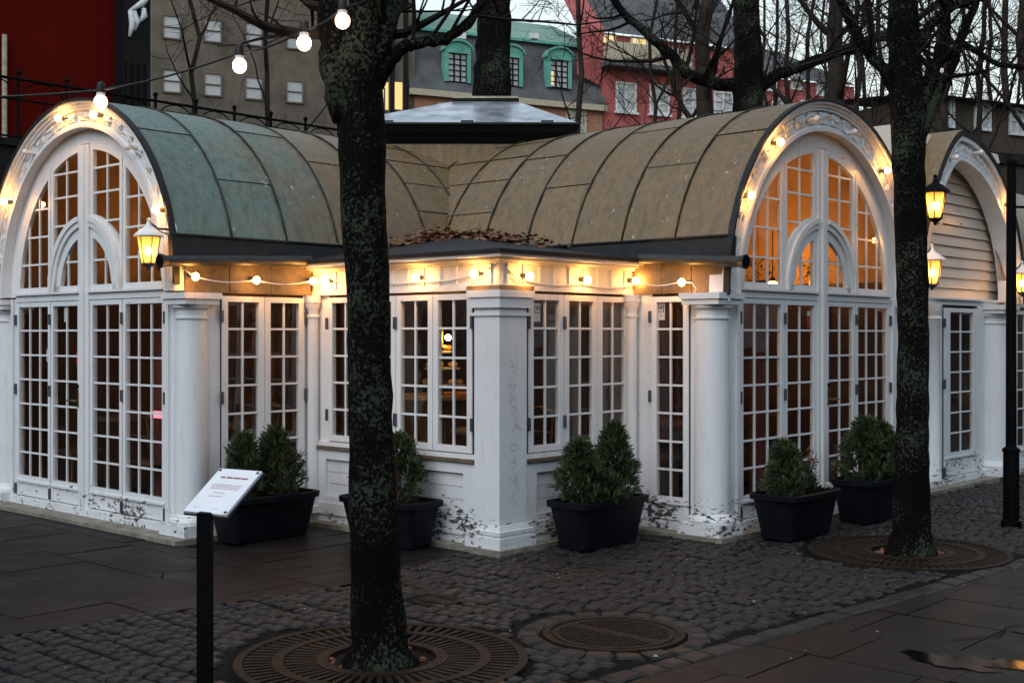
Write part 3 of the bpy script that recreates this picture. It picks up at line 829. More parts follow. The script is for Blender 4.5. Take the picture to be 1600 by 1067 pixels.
# ---- cap over the crossing with a collar for the tree that grows through it
cap_c = W(0, 0); 
def pv(x, y, z):                          # world -> pavilion coordinates
    d = Vector((x, y)) - C0; return (d.dot(U), d.dot(V), z)
m = MB(); x0, x1, y0, y1 = -1.84, .70, 13.0, 16.2
def slabxy(m, x0, x1, y0, y1, z0, z1, i=0.0):
    m.hexa([pv(x0 + i, y0 + i, z0), pv(x1 - i, y0 + i, z0), pv(x1 - i, y1 - i, z0), pv(x0 + i, y1 - i, z0), pv(x0, y0, z1), pv(x1, y0, z1), pv(x1, y1, z1), pv(x0, y1, z1)])
slabxy(m, x0, x1, y0, y1, 3.80, 3.885, .03); part(m, 'cap_fascia', 'fascia_black')
m = MB(); slabxy(m, x0 + .05, x1 - .05, y0 + .05, y1 - .05, 3.70, 3.80, .06); part(m, 'cap_soffit', 'fascia_black')
m = MB(); slabxy(m, x0 + .12, x1 - .12, y0 + .12, y1 - .12, 3.30, 3.70); part(m, 'cap_curb', 'copper_roof')
m = MB(); slabxy(m, x0 - .02, x1 + .02, y0 - .02, y1 + .02, 3.885, 3.905); part(m, 'cap_edge', 'lead')
tx0, tx1, ty0, ty1, tz = -.66, .05, 14.2, 14.9, 4.36
b = [pv(x0, y0, 3.905), pv(x1, y0, 3.905), pv(x1, y1, 3.905), pv(x0, y1, 3.905)]; tq = [pv(tx0, ty0, tz), pv(tx1, ty0, tz), pv(tx1, ty1, tz), pv(tx0, ty1, tz)]
for i in range(4):
    j = (i + 1) % 4; part(MB().add([b[i], b[j], tq[j], tq[i]], [(0, 1, 2, 3)]), 'cap_sheet', 'zinc_wet')
m = MB(); slabxy(m, tx0 - .03, tx1 + .03, ty0 - .03, ty1 + .03, tz - .005, tz + .03); part(m, 'tree_collar', 'fascia_black')
m = MB(); slabxy(m, tx0 - .02, tx1 + .02, ty0 - .02, ty1 + .02, tz + .03, tz + .055); part(m, 'tree_collar', 'trim_cream')
for k in range(3): m = MB(); slabxy(m, x0 + .45 + k * .85, x0 + .58 + k * .85, y0 - .03, y0 + .05, 3.89, 3.925); part(m, 'cap_clip', 'gutter_metal')
# dead leaves gathered in the roof corner
m = MB(); rl = random.Random(4)
for k in range(1300):
    if rl.random() < .55: a, bq = rl.gauss(1.45, .30), rl.gauss(2.16, .13)
    else: a, bq = rl.gauss(1.60, .11), rl.gauss(1.75, .40)
    if a > 1.77 or bq > 2.35 or a < .2 or bq < .4: continue
    hz = max(0, .11 - .28 * (1.78 - a)) if bq < 1.9 else max(0, .11 - .5 * (2.36 - bq)) 
    z = 2.305 + .358 * min((a + .058) / 2.008, (bq + .058) / 2.558) + rl.uniform(0, hz + .012); q = rl.uniform(.02, .048); w = rl.uniform(0, 6.3); e = rl.uniform(-.6, .6)
    c, s_ = cos(w) * q, sin(w) * q
    m.add([(a - c, bq - s_, z), (a + s_ * .6, bq - c * .6, z + q * e), (a + c, bq + s_, z + q * .3), (a - s_ * .6, bq + c * .6, z - q * e * .3)], [(0, 1, 2), (0, 2, 3)])
lv = m.build('leaves', 'leaf_dry', fix=False); lv.location = W(0, 0); lv.rotation_euler = (0, 0, ANG)
tag(lv, 'brown dead leaves heaped in the roof corner above the block', 'leaves', kind='stuff')

# ---- porch with pointed arch further along the same front
FP = lambda s, t, z: (6.55 + s, -.72 - t, z)
def ptarch(s, k=0.0):                    # outline: quarter ellipse on one side, steep curve on the other; k = inset
    h = 1.87 - k * 1.35
    if s >= 0:
        x = s / (1.85 - k); return 2.02 + h * sqrt(1 - x * x) if x < 1 else 2.02
    x = -s / (1.15 - k); return 2.02 + h * (1 - x ** 1.5) ** .62 if x < 1 else 2.02
P_ = lambda k: (lambda s: ptarch(s, k))
def pring(k0, k1, t0, t1, name, mat='white_paint'):
    m = MB(); m.band(FP, -1.15 + k0, 0, (lambda s: P_(k1)(s) if s > -1.15 + k1 else 2.02), P_(k0), t0, t1, 16); m.band(FP, 0, 1.85 - k0, (lambda s: P_(k1)(s) if s < 1.85 - k1 else 2.02), P_(k0), t0, t1, 16)
    part(m, name, mat)
pring(.035, .075, -.10, .13, 'arch_cornice'); pring(.0755, .20, -.10, .08, 'arch_face'); pring(.2005, .235, -.10, .11, 'arch_bead'); pring(0, .0345, -.3, .15, 'roof_edge', 'lead')
for i in range(26):
    s = -.95 + 2.60 * i / 25
    if abs(s) < .07: continue
    m = MB().band(FP, s - .028, s + .028, lambda q: P_(.185)(q), lambda q: P_(.10)(q), .08, .1, 2); part(m, 'arch_block')
# niche: boarded back wall and soffit
nb = part(MB().fbox(FP, -1.1, 1.78, -.5, -.18, 1.9, 3.86), 'niche_wall', 'cream_paint')
z = 2.06; k = 0
while z < 3.86:
    part(MB().hexa([FP(-1.1, -.18, z + .004), FP(1.78, -.18, z + .004), FP(1.78, -.142, z + .004), FP(-1.1, -.142, z + .004), FP(-1.1, -.18, z + .116), FP(1.78, -.18, z + .116), FP(1.78, -.166, z + .116), FP(-1.1, -.166, z + .116)]), 'board', 'cream_paint', nb); z += .12
part(MB().fbox(FP, -1.15, 1.85, -1.5, .02, 1.985, 2.055).fbox(FP, -1.17, 1.87, -1.5, .05, 2.04, 2.06), 'porch_beam')
vs = []; fs = []; NS = 24
for i in range(NS + 1):
    s = -1.04 + 2.78 * i / NS; vs += [FP(s, -.1, P_(.10)(s)), FP(s, -1.5, P_(.10)(s))]
part(MB().add(vs, [(2 * i, 2 * i + 1, 2 * i + 3, 2 * i + 2) for i in range(NS)]), 'soffit', 'cream_paint', smooth='auto')
for sgn, hw in ((-1, 1.15), (1, 1.85)):
    for q in range(3):
        vs = []; fs = []; a0, a1 = -1.0 * (-.14) , 0
        t0, t1 = .13 - q * 1.1, .13 - q * 1.1 - 1.09
        for i in range(15):
            s = sgn * hw * (1 - (1 - i / 14) ** 1.6); z = ptarch(s, -.012); vs += [FP(s, t0, z), FP(s, t1, z)]
        part(MB().add(vs, [(2 * i, 2 * i + 1, 2 * i + 3, 2 * i + 2) for i in range(14)]), 'roof_panel', 'copper_roof', smooth=True)
# porch door, piers, column
FPd = lambda s, t, z: (s, -.74 - t, z)
leaf(FPd, 6.26, 7.22, .11, 1.95, 2, 7, 'door', panel=.20, hinge=-1, stile=.16)
boxes(FPd, [(5.44, 6.255, -.06, 0, .10, 1.99), (7.225, 8.0, -.06, 0, .10, 1.99)], 'jamb')
column((7.62, -.76), .175); part(MB().lathe((5.98, -.745, 0), [(.10, .10), (.10, .18), (.085, .2), (.08, 1.8), (.1, 1.83), (.08, 1.86), (.105, 1.92), (.105, 1.985)], 16), 'slim_column', smooth='auto')
for a in (8.15, 9.0): leaf(FPd, a, a + .8, .11, 1.95, 3, 7, 'door', panel=.14, hinge=-1)
boxes(FPd, [(8.0, 8.145, -.06, 0, .10, 1.99)], 'jamb'); boxes(FPd, [(8.0, 11, -.06, .03, 1.99, 2.3)], 'fascia')
# last barrel, running along the front
vs = []
for i in range(21):
    ph = .1 + (pi - .2) * i / 20; vs += [(8.0, .98 - 1.72 * cos(ph), 2.12 + 1.72 * sin(ph)), (11.5, .98 - 1.72 * cos(ph), 2.12 + 1.72 * sin(ph))]
part(MB().add(vs, [(2 * i, 2 * i + 1, 2 * i + 3, 2 * i + 2) for i in range(20)]), 'roof_panel', 'copper_roof', smooth=True)
part(MB().tube([(8.25, -.80, 2.36), (11.5, -.80, 2.36)], .05, 10), 'gutter', 'gutter_metal')

# ---- inside: walls, floor is above; all opaque so nothing of the town shows through
part(MB().box(-1.1, 8.4, 5.72, 5.8, .1, 2.2), 'room_wall', 'room_dark')
part(MB().box(8.3, 8.4, 2.4, 5.72, .1, 3.7), 'room_wall', 'room_dark')
part(MB().box(5.22, 5.30, -.6, 2.4, .1, 2.2), 'room_wall', 'room_dark')
part(MB().box(2.0, 5.2, 4.6, 4.68, 2.2, 3.72), 'room_wall', 'room_ochre')
part(MB().box(5.3, 8.4, 2.32, 2.4, .1, 2.2), 'room_wall', 'room_dark')
part(MB().box(5.45, 8.4, .9, .98, .1, 2.0), 'room_wall', 'room_dark')
part(MB().box(8.0, 10.8, .1, .18, .1, 2.4), 'room_wall', 'room_dark')
part(MB().box(.2, 1.9, .2, 2.45, 2.0, 2.04), 'ceiling', 'room_ochre')

# ================================================================== LIGHTS ON THE PAVILION
bulb_me = MB().sphere((0, 0, 0), .030, 10, 1.05).mesh('bulb', 'bulb_lit', True)
bulb_off_me = MB().sphere((0, 0, 0), .030, 10, 1.05).mesh('bulb', 'bulb_off', True)
def string_lights(label, cable_pts, bulbs, cable_mat='white_plastic', group='strings of bulbs on the pavilion', cr=.006):
    """bulbs: (pos, outward dir, lit) in pavilion coordinates"""
    root = thing('string_lights', label, 'string lights', W(0, 0), ANG, group)
    if cable_pts: MB().tube(cable_pts, cr, 6).build('cable', cable_mat, root, True)
    for p, d, lit in bulbs:
        d = Vector(d).normalized(); p = Vector(p)
        o = link('bulb', bulb_me if lit else bulb_off_me, root, p)
        MB().tube([-d * .085, -d * .028, -d * .022], [.019, .019, .022], 8).build('socket', 'hinge_metal' if lit else 'white_plastic', o, 'auto')
    return root
def sag(a, b, n=8, d=.03):
    a, b = Vector(a), Vector(b); return [a.lerp(b, i / n) - Vector((0, 0, d * sin(pi * i / n))) for i in range(n + 1)]
# along the eaves
L = [(-1.19, 2.24, 2.12), (-.60, 2.24, 2.11), (-.02, 2.22, 2.12)]
string_lights('white cable with three glowing bulbs under the gutter of the green-roofed wing',
              [(-1.28, 2.28, 2.19)] + sag(L[0], L[1]) + sag(L[1], L[2])[1:], [(Vector(p) - Vector((0, .02, 0)), (0, -1, -.2), 1) for p in L])
B1 = [(.0, 2.06, 2.115), (.0, .92, 2.11), (.0, .27, 2.12)]
string_lights('row of glowing bulbs on the frieze facing the big trunk', sag((.06, 2.1, 2.14), (.06, .92, 2.08)) + sag((.06, .92, 2.08), (.06, .2, 2.15))[1:] + [(.05, .06, 2.20)],
              [(p, (-1, 0, -.1), 1) for p in B1])
B2 = [(.34, .0, 2.105), (1.05, .0, 2.10), (1.70, .0, 2.115)]
string_lights('row of glowing bulbs on the frieze beside the camera sticker window', [(.05, .05, 2.20), (.16, .06, 2.15), (.30, .06, 2.06)] + sag((.34, .06, 2.08), (1.05, .06, 2.07)) + sag((1.05, .06, 2.07), (1.72, .05, 2.08))[1:],
              [(p, (0, -1, -.1), 1) for p in B2])
string_lights('single glowing bulb on a looped white cable above the narrow side door', sag((1.70, .0, 2.10), (1.66, -.49, 2.09), 6, .03) + [(1.66, -.60, 2.08), (1.66, -.64, 2.03), (1.66, -.62, 1.99)], [((1.64, -.51, 2.085), (-1, 0, 0), 1)])
# around the arches
def arch_string(F, zc, r, spec, label):
    bl = []
    for s, z, lit in spec: bl.append((F(s, .19, z), tuple(Vector(F(s, 1, z)) - Vector(F(s, 0, z))), lit))
    A = [atan2(z - zc, s) for s, z, l in spec]; a0, a1 = -.02, pi + .02
    pts = [F((r + .02 * sin(i * 1.7)) * cos(a0 + (a1 - a0) * i / 60), .118 + .012 * sin(i * 2.3), zc + (r + .02 * sin(i * 1.7)) * sin(a0 + (a1 - a0) * i / 60)) for i in range(61)]
    string_lights(label, pts, bl, 'white_plastic')
arch_string(FL, zcL, 1.545, [(.17 - .0, 3.60, 1), (-.45, 3.56, 1), (-1.02, 3.22, 0), (-1.45, 2.67, 1), (.80, 3.36, 0), (1.23, 2.93, 1), (1.50, 2.35, 0)], 'bulbs on sockets round the arch over the green-roofed gable')
arch_string(FR, zcR, 1.66, [(-1.49, 2.80, 1), (-1.03, 3.29, 1), (-.40, 3.57, 0), (.32, 3.54, 0), (1.00, 3.25, 1), (1.52, 2.62, 1)], 'bulbs on sockets round the arch over the brown-roofed gable')
pp = []
for s, lit in ((-.30, 0), (.38, 0), (1.28, 1), (1.72, 1)):
    pp.append((FP(s, .18, ptarch(s, .10) - .02), (0, -1, 0), lit))
string_lights('bulbs on sockets round the pointed porch arch', [FP(-1.0 + 2.75 * i / 40, .11 + .01 * sin(i * 2.1), ptarch(-1.0 + 2.75 * i / 40, .14) + .012 * sin(i * 1.7)) for i in range(41)], pp)

# festoon of big bulbs hung from the near tree towards the gable (nearer than the pavilion)
fe = [at(1050, -420, 6.5), at(600, -20, 6.1), at(535, 12, 6.0), at(475, 47, 6.1), at(374, 83, 6.3), at(157, 141, 6.8), at(-140, 150, 7.4)]
root = thing('string_lights', 'black festoon cable with four large bright bulbs hung from the big tree', 'string lights', (0, 0, 0), 0, 'strings of bulbs on the pavilion')
pts = []
for a, b in zip(fe[1:], fe[2:]): pts += sag(a, b, 8, .02)[:-1]
MB().tube(pts + [fe[-1]], .006, 6).build('cable', 'black_rubber', root, True)
fb = MB().sphere((0, 0, 0), .037, 14, 1.08).mesh('bulb', 'bulb_festoon', True)
for p in fe[2:6]:
    q = p + Vector((0, 0, -.065)); o = link('bulb', fb, root, q)
    MB().lathe((0, 0, .028), [(.020, 0), (.024, .012), (.024, .022)], 12).build('neck', 'white_plastic', o, 'auto')
    MB().lathe((0, 0, .050), [(.022, 0), (.024, .01), (.021, .055), (.008, .062)], 12).build('socket', 'black_rubber', o, 'auto')

# lanterns
def lantern(label, p, arm_to=None, hang=None, size=1.0, roof='white_plastic', frame='hinge_metal'):
    """p: pavilion coords of body centre"""
    w = W(p[0], p[1], p[2]); root = thing('lantern', label, 'lantern', w, ANG, 'lanterns on the pavilion')
    k = size; t, b, h = .105 * k, .062 * k, .13 * k; n = 6
    V6 = lambda r, z, i: Vector((r * cos(2 * pi * i / n + .3), r * sin(2 * pi * i / n + .3), z))
    m = MB()
    for i in range(n):
        m.tube([V6(b, -h, i), V6(t, h * .9, i)], .006 * k, 5)
        m.tube([V6(b, -h, i), V6(b, -h, i + 1)], .008 * k, 5); m.tube([V6(t, h * .9, i), V6(t, h * .9, i + 1)], .008 * k, 5)
    m.build('frame', frame, root)
    for i in range(n):
        q = .985; MB().add([V6(b, -h, i) * q, V6(b, -h, i + 1) * q, V6(t, h * .9, i + 1) * q, V6(t, h * .9, i) * q], [(0, 1, 2, 3)]).build('pane', 'lantern_glass', root, fix=False)
    MB().lathe((0, 0, 0), [(.135 * k, h * .9), (.135 * k, h * .97), (.115 * k, h * 1.12), (.07 * k, h * 1.42), (.03 * k, h * 1.6), (.022 * k, h * 1.75), (.014 * k, h * 2.0), (.02 * k, h * 2.08), (.006 * k, h * 2.2)], 18).build('cap', roof, root, 'auto')
    MB().lathe((0, 0, 0), [(b * .95, -h * 1.0), (b * .8, -h * 1.12), (.02 * k, -h * 1.25), (.012 * k, -h * 1.45)], 14).build('base', frame, root, 'auto')
    bu = MB().sphere((0, 0, -.01), .028 * k, 10, 1.3).build('bulb', 'lantern_bulb', root, True)
    if arm_to:
        d = Vector(arm_to) - Vector(p); e = Vector((0, 0, h * 2.0))
        MB().tube([e, e + (d - e) * .35 + Vector((0, 0, .02)), Vector((d.x, d.y, h * 1.45))], .010, 8).tube([(e + (d - e) * .3), Vector((d.x, d.y, h * .9))], .006, 6).build('bracket', frame, root, True)
        MB().lathe((d.x, d.y, 0), [(.008, -.22), (.016, -.18), (.022, -.04), (.014, h * .5), (.024, h * .7), (.024, h * 1.5), (.014, h * 1.8), (.004, h * 2.0)], 12).build('bracket_post', 'white_plastic', root, 'auto')
    if hang: MB().tube([(0, 0, h * 2.0), (0, 0, hang)], .008, 6).lathe((0, 0, h * 2.05), [(.01, 0), (.05, .02), (.035, .06), (.01, .09)], 10).build('chain', 'iron_black', root, True)
    return root
lantern('amber lantern with white cap on a bracket beside the green roof', (-1.46, 2.47, 2.335), (-1.27, 2.40, 2.335), None, .88)
lantern('amber lantern hanging inside the pointed porch arch', (5.52, -.98, 2.99), (5.92, -.87, 2.99), None, 1.1, 'iron_black', 'iron_black')
lantern('amber lantern low behind the trunk beside the pointed porch', (5.44, -.98, 2.30), (5.30, -.9, 2.30))
lantern('amber lantern behind the black pole past the porch column', (7.95, -.98, 2.27), (7.80, -.9, 2.27), None, .9)

# ================================================================== PLANTERS AND SHRUBS
def rrect(w, d, r, n=4):
    out = []
    for sx, sy, a in ((1, 1, 0), (-1, 1, 90), (-1, -1, 180), (1, -1, 270)):
        for i in range(n + 1):
            t = radians(a + 90 * i / n); out.append((sx * (w / 2 - r) + r * cos(t), sy * (d / 2 - r) + r * sin(t)))
    return out
def planter(label, u, v, rz, w=.80, d=.40, h=.36):
    root = thing('planter', label, 'planter', W(u, v, .012), ANG + rz, 'dark plastic trough planters')
    def shell(levels):
        m = MB(); rings = []
        for z, dw, r in levels:
            rings.append([(x, y, z) for x, y in rrect(w + dw, d + dw, r)])
        n = len(rings[0]); vs = [p for rg in rings for p in rg]; fs = []
        for i in range(len(rings) - 1):
            for j in range(n): fs.append((i * n + j, i * n + (j + 1) % n, (i + 1) * n + (j + 1) % n, (i + 1) * n + j))
        fs.append(tuple(range(n))[::-1]); m.add(vs, fs); return m
    shell([(0, -.13, .05), (.03, -.115, .06), (h - .05, -.02, .07), (h - .04, -.015, .07), (h - .04, -.06, .07)]).build('body', 'planter_plastic', root, 'auto')
    m = MB(); lv = [(h - .042, -.01, .07), (h - .042, .03, .08), (h, .036, .08), (h + .006, .02, .08), (h + .004, -.03, .07), (h - .03, -.05, .07)]
    rings = [[(x, y, z) for x, y in rrect(w + dw, d + dw, r)] for z, dw, r in lv]; n = len(rings[0]); fs = []
    for i in range(len(lv)):
        k = (i + 1) % len(lv)
        for j in range(n): fs.append((i * n + j, i * n + (j + 1) % n, k * n + (j + 1) % n, k * n + j))
    m.add([p for rg in rings for p in rg], fs); m.build('rim', 'planter_plastic', root, 'auto')
    m = MB(); pts = rrect(w - .04, d - .04, .06); m.add([(0, 0, h - .01)] + [(x, y, h - .035) for x, y in pts], [(0, i + 1, (i + 1) % len(pts) + 1) for i in range(len(pts))])
    m.build('soil', 'soil', root, True); return root
planter('long dark trough with two conifers before the side doors of the green-roofed wing', -.72, 1.96, 0, .86, .40, .35)
planter('dark trough half hidden by the big trunk', -.20, 1.0, pi / 2, .84, .38, .35)
planter('dark trough with two conifers before the camera sticker window', .86, -.26, 0, .82, .40, .36)
planter('dark trough with a conifer and withered plant before the brown-roofed gable', 2.28, -1.20, 0, .78, .42, .36)
planter('dark trough with one broad conifer beside the far tree', 3.46, -1.24, 0, .62, .42, .37)
def conifer(label, u, v, h, r, seed, z0=.33):
    root = thing('conifer', label, 'shrub', W(u, v, z0), ANG, 'small conifers in the troughs')
    rr = random.Random(seed); MB().tube([(0, 0, 0), (.01, 0, h * .5), (0, .01, h * .9)], [.014, .01, .003], 6).build('stem', 'twig_brown', root)
    m = MB(); n = int(760 * (h / .5)); tips = [(rr.uniform(0, 6.3), rr.uniform(.25, .95), rr.uniform(.5, 1)) for _ in range(9)]
    for k in range(n):
        f = rr.random() ** .8; z = h * f
        prof = (min(1, .45 + 2.2 * f) * (1 - f) ** .62 + .02) * r
        a = rr.uniform(0, 2 * pi); lump = 1 + .80 * noise.noise(Vector((cos(a) * 1.9, sin(a) * 1.9, f * 6 + seed * 3.1))) + .38 * noise.noise(Vector((cos(a) * 4, sin(a) * 4, f * 13 + seed)))
        q = prof * lump * (.35 + .65 * rr.random() ** .45)
        p = Vector((q * cos(a) + .10 * h * f * sin(seed * 2.3), q * sin(a), z)); L_ = rr.uniform(.035, .095)
        d = Vector((cos(a) * rr.uniform(.3, 1), sin(a) * rr.uniform(.3, 1), rr.uniform(.5, 1.2))).normalized()
        side = d.cross(Vector((rr.uniform(-1, 1), rr.uniform(-1, 1), rr.uniform(-.4, .4)))).normalized()
        for ang in (-.75, -.25, .3, .8):
            e = (d * cos(ang) + side * sin(ang)) * L_ * rr.uniform(.7, 1.1); nn = d.cross(side) * .004; ws = side * .0065
            b = p + d * L_ * .25 * rr.random()
            m.add([b - ws, b + ws, b + e * .65 + ws * .9 + nn, b + e, b + e * .65 - ws * .9 - nn], [(0, 1, 2, 3, 4)])
    m.build('foliage', 'thuja', root, fix=False); return root
conifer('slim small conifer behind the sign in the long trough', -.93, 1.98, .50, .15, 1)
conifer('taller bushy conifer in the long trough by the green-roofed wing', -.56, 1.96, .52, .23, 2)
conifer('bushy conifer in the trough behind the big trunk', -.20, .92, .50, .24, 3)
conifer('small conifer partly hidden behind the big trunk', -.18, 1.26, .36, .15, 4)
conifer('shorter conifer of the pair before the camera sticker window', .66, -.26, .48, .20, 5)
conifer('taller conifer of the pair before the camera sticker window', 1.04, -.24, .58, .20, 6)
conifer('low spreading conifer tuft at the front of the sticker window trough', .80, -.38, .24, .18, 7)
conifer('small loose conifer in the trough before the brown-roofed gable', 2.14, -1.18, .42, .17, 8)
conifer('low green tuft beside the withered plant', 2.40, -1.16, .20, .14, 12)
conifer('broad dense conifer beside the far tree', 3.42, -1.22, .55, .26, 9)
conifer('second broad conifer against the far trunk', 3.66, -1.30, .50, .20, 10)
root = thing('withered_plant', 'withered brown plant with red-brown leaves beside small conifer', 'plant', W(2.50, -1.17, .33), ANG)
m = MB(); m2 = MB(); rr = random.Random(5)
for k in range(16):
    a = rr.uniform(0, 6.3); e = Vector((cos(a) * rr.uniform(.04, .15), sin(a) * rr.uniform(.04, .12), rr.uniform(.18, .42)))
    m.tube([(0, 0, 0), e * .5 + Vector((0, 0, .03)), e], [.004, .003, .002], 4)
    for j in range(9):
        p = e * rr.uniform(.4, 1.0) + Vector((rr.uniform(-.02, .02), rr.uniform(-.02, .02), 0)); q = rr.uniform(.01, .022); w = rr.uniform(0, 6.3)
        m2.add([p, p + Vector((cos(w) * q, sin(w) * q, q * .5)), p + Vector((cos(w + .8) * q * 1.5, sin(w + .8) * q * 1.5, 0)), p + Vector((cos(w + 1.6) * q, sin(w + 1.6) * q, -q * .5))], [(0, 1, 2, 3)])
m.build('stems', 'twig_brown', root); m2.build('foliage', 'twig_brown', root, fix=False)
for lab, u, v, n in (('small white flowers at the end of the withered plant trough', 2.60, -1.30, 14), ('few pale dried blooms low between the paired conifers', .88, -.40, 8)):
    root = thing('flowers', lab, 'flowers', W(u, v, .35), ANG); m = MB()
    for k in range(n):
        p = Vector((R(-.07, .07), R(-.05, .05), R(.02, .07)))
        for j in range(5):
            w = j * 1.257 + k; m.add([p, p + Vector((.011 * cos(w - .4), .011 * sin(w - .4), .004)), p + Vector((.017 * cos(w), .017 * sin(w), .002)), p + Vector((.011 * cos(w + .4), .011 * sin(w + .4), .004))], [(0, 1, 2, 3)])
    m.build('petals', 'flower_white', root, fix=False)
    m = MB()
    for k in range(6): m.tube([(R(-.02, .02), R(-.02, .02), -.03), (R(-.05, .05), R(-.04, .04), R(.01, .04))], .003, 4)
    m.build('stems', 'thuja', root)

# ================================================================== SIGN, POLE
root = thing('notice_stand', 'black post carrying a tilted white notice board with red print', 'sign', (-1.352, 5.40, 0), 0)
MB().box(-.030, .030, -.030, .030, 0, .872).build('post', 'iron_black', root)
MB().box(-.09, .09, -.09, .09, 0, .012).build('foot', 'iron_black', root)
wv = Vector((.859, -.512, 0)).normalized(); hv = Vector((.512 * .807, .859 * .807, .59)).normalized(); nv = wv.cross(hv)
BLc = Vector((-.116, .075, .868))
SG = lambda s, t, z: tuple(BLc + wv * s + hv * z + nv * t)
SW, SH = .255, .285
pl = MB().fbox(SG, 0, SW, -.012, 0, 0, SH).build('board', 'sign_white', root)
MB().fbox(SG, -.004, SW + .004, -.022, -.012, -.004, SH + .004).build('backing', 'print_black', root)
for a, b in ((.012, SH - .012), (SW - .014, SH - .014), (SW - .012, .014)):
    MB().fbox(SG, a - .006, a + .006, 0, .0025, b - .006, b + .006).build('screw', 'iron_black', root)
def lines(z, s0, s1, h, mat, words, seed):
    rr = random.Random(seed); m = MB(); x = s0
    while x < s1:
        w = rr.uniform(.012, .03) * words; e = min(x + w, s1)
        c = x
        while c < e:                       # small uneven strokes, too small to read
            k = rr.uniform(.0022, .0042); m.fbox(SG, c, min(c + k * .62, e), .0004, .001, z - h / 2 * rr.uniform(.6, 1), z + h / 2 * rr.uniform(.55, 1)); c += k
        x = e + .006
    m.build('print', mat, pl)
lines(.228, .05, .215, .013, 'print_red', 2.0, 1)
for i, z in enumerate((.180, .168, .156)): lines(z, .040, .212, .008, 'print_pale', 1.4, 2 + i)
lines(.128, .085, .145, .008, 'print_pale', 1, 7); lines(.106, .07, .15, .008, 'print_pale', 1, 8); lines(.03, .04, .08, .004, 'print_pale', .8, 9); lines(.03, .15, .19, .004, 'print_pale', .8, 10)

root = thing('lamp_post', 'slim black iron post with thicker foot by the porch', 'post', (4.32, 10.61, 0), 0)
MB().lathe((0, 0, 0), [(.085, 0), (.085, .05), (.068, .06), (.066, .64), (.074, .645), (.074, .67), (.045, .69), (.042, 2.0), (.040, 3.12), (.05, 3.125), (.05, 3.16), (.01, 3.2)], 20).build('shaft', 'iron_black', root, 'auto')
MB().tube([(.03, 0, 2.76), (.28, .05, 2.76)], .012, 6).build('arm', 'iron_black', root)

# ================================================================== GRAFFITI
def scribble(name, F, s0, z0, strokes, mat, parent, w=.004):
    m = MB()
    for st in strokes:
        for (a, b), (c, d) in zip(st, st[1:]):
            L_ = sqrt((c - a) ** 2 + (d - b) ** 2) or 1e-6; nx, nz = -(d - b) / L_ * w / 2, (c - a) / L_ * w / 2
            m.add([F(s0 + a - nx, .0012, z0 + b - nz), F(s0 + c - nx, .0012, z0 + d - nz), F(s0 + c + nx, .0012, z0 + d + nz), F(s0 + a + nx, .0012, z0 + b + nz)], [(0, 1, 2, 3)])
    m.build(name, mat, parent, fix=False)
FG = lambda s, t, z: (s, .06 - t, z)
scribble('graffiti', FG, .15, .45, [
    [(.02, .99), (.05, 1.01), (.06, .97), (.03, .95)], [(.05, .95), (.09, .97), (.08, .91), (.05, .92)],
    [(.00, .83), (.05, .80), (.09, .83), (.06, .76)], [(.04, .77), (.02, .68), (.08, .74), (.10, .64), (.05, .66), (.11, .60)],
    [(.04, .62), (.10, .56), (.08, .50), (.16, .47), (.10, .52), (.04, .45)],
    [(.05, .37), (.10, .36), (.09, .31), (.04, .32), (.05, .37)], [(.02, .24), (.06, .22), (.08, .27), (.09, .20), (.04, .18)],
    [(.02, .12), (.06, .08), (.10, .13), (.09, .05), (.12, .02)], [(.07, .02), (.06, -.04), (.09, -.08), (.08, -.12)]], 'graffiti_ink', pil)
GC = lambda s, t, z: (7.62 - (.177 + t) * sin(-s / .17 - .55), -.76 - (.177 + t) * cos(-s / .17 - .55), z)
rg_ = random.Random(8); st = []
for i in range(11):
    z = 1.70 - i * .115; k = i % 4
    if k == 0: st.append([(-.02, z), (.03, z + .02), (.03, z - .05), (-.02, z - .04)])
    elif k == 1: st.append([(-.03, z), (.03, z), (-.03, z - .06), (.03, z - .06)])
    elif k == 2: st.append([(-.03, z + .02), (-.025, z - .04), (.02, z - .05), (.03, z + .02)])
    else: st.append([(.03 * cos(a), z - .03 + .03 * sin(a)) for a in (0.6, 1.6, 2.6, 3.6, 4.6, 5.6)])
scribble('graffiti', GC, 0, 0, st, 'graffiti_grey', PV, .007)

# ================================================================== TREES
def wander(p, d, L, n, rr, up=.0, wob=.25):
    pts = [Vector(p)]; d = Vector(d).normalized()
    for i in range(n):
        d = (d + Vector((rr.uniform(-1, 1), rr.uniform(-1, 1), rr.uniform(-1, 1))) * wob + Vector((0, 0, up))).normalized()
        pts.append(pts[-1] + d * (L / n))
    return pts, d
def twigs(m, pts, r0, r1, rr, count, L, levels, sides=4, up=.06, wob=.22, spread=1.0, minr=.004):
    """side shoots along a polyline, recursively"""
    n = len(pts) - 1
    for k in range(count):
        f = rr.uniform(.18, 1.0) * n; i = min(int(f), n - 1); p = pts[i].lerp(pts[i + 1], f - i); d = (pts[i + 1] - pts[i]).normalized()
        a = Vector((rr.uniform(-1, 1), rr.uniform(-1, 1), rr.uniform(-.7, 1))); a = (a - d * a.dot(d)).normalized()
        dd = (d * rr.uniform(.25, .8) + a * spread).normalized(); l = L * rr.uniform(.5, 1.15); r = max((r0 + (r1 - r0) * f / n) * rr.uniform(.35, .6), minr)
        q, _ = wander(p, dd, l, 5 if levels else 4, rr, up, wob)
        m.tube(q, [r * (1 - .8 * j / (len(q) - 1)) + minr * .3 for j in range(len(q))], sides if levels else 3, False)
        if levels: twigs(m, q, r, r * .25, rr, max(3, int(count * .8)), L * .52, levels - 1, 3, up, wob, spread, minr)
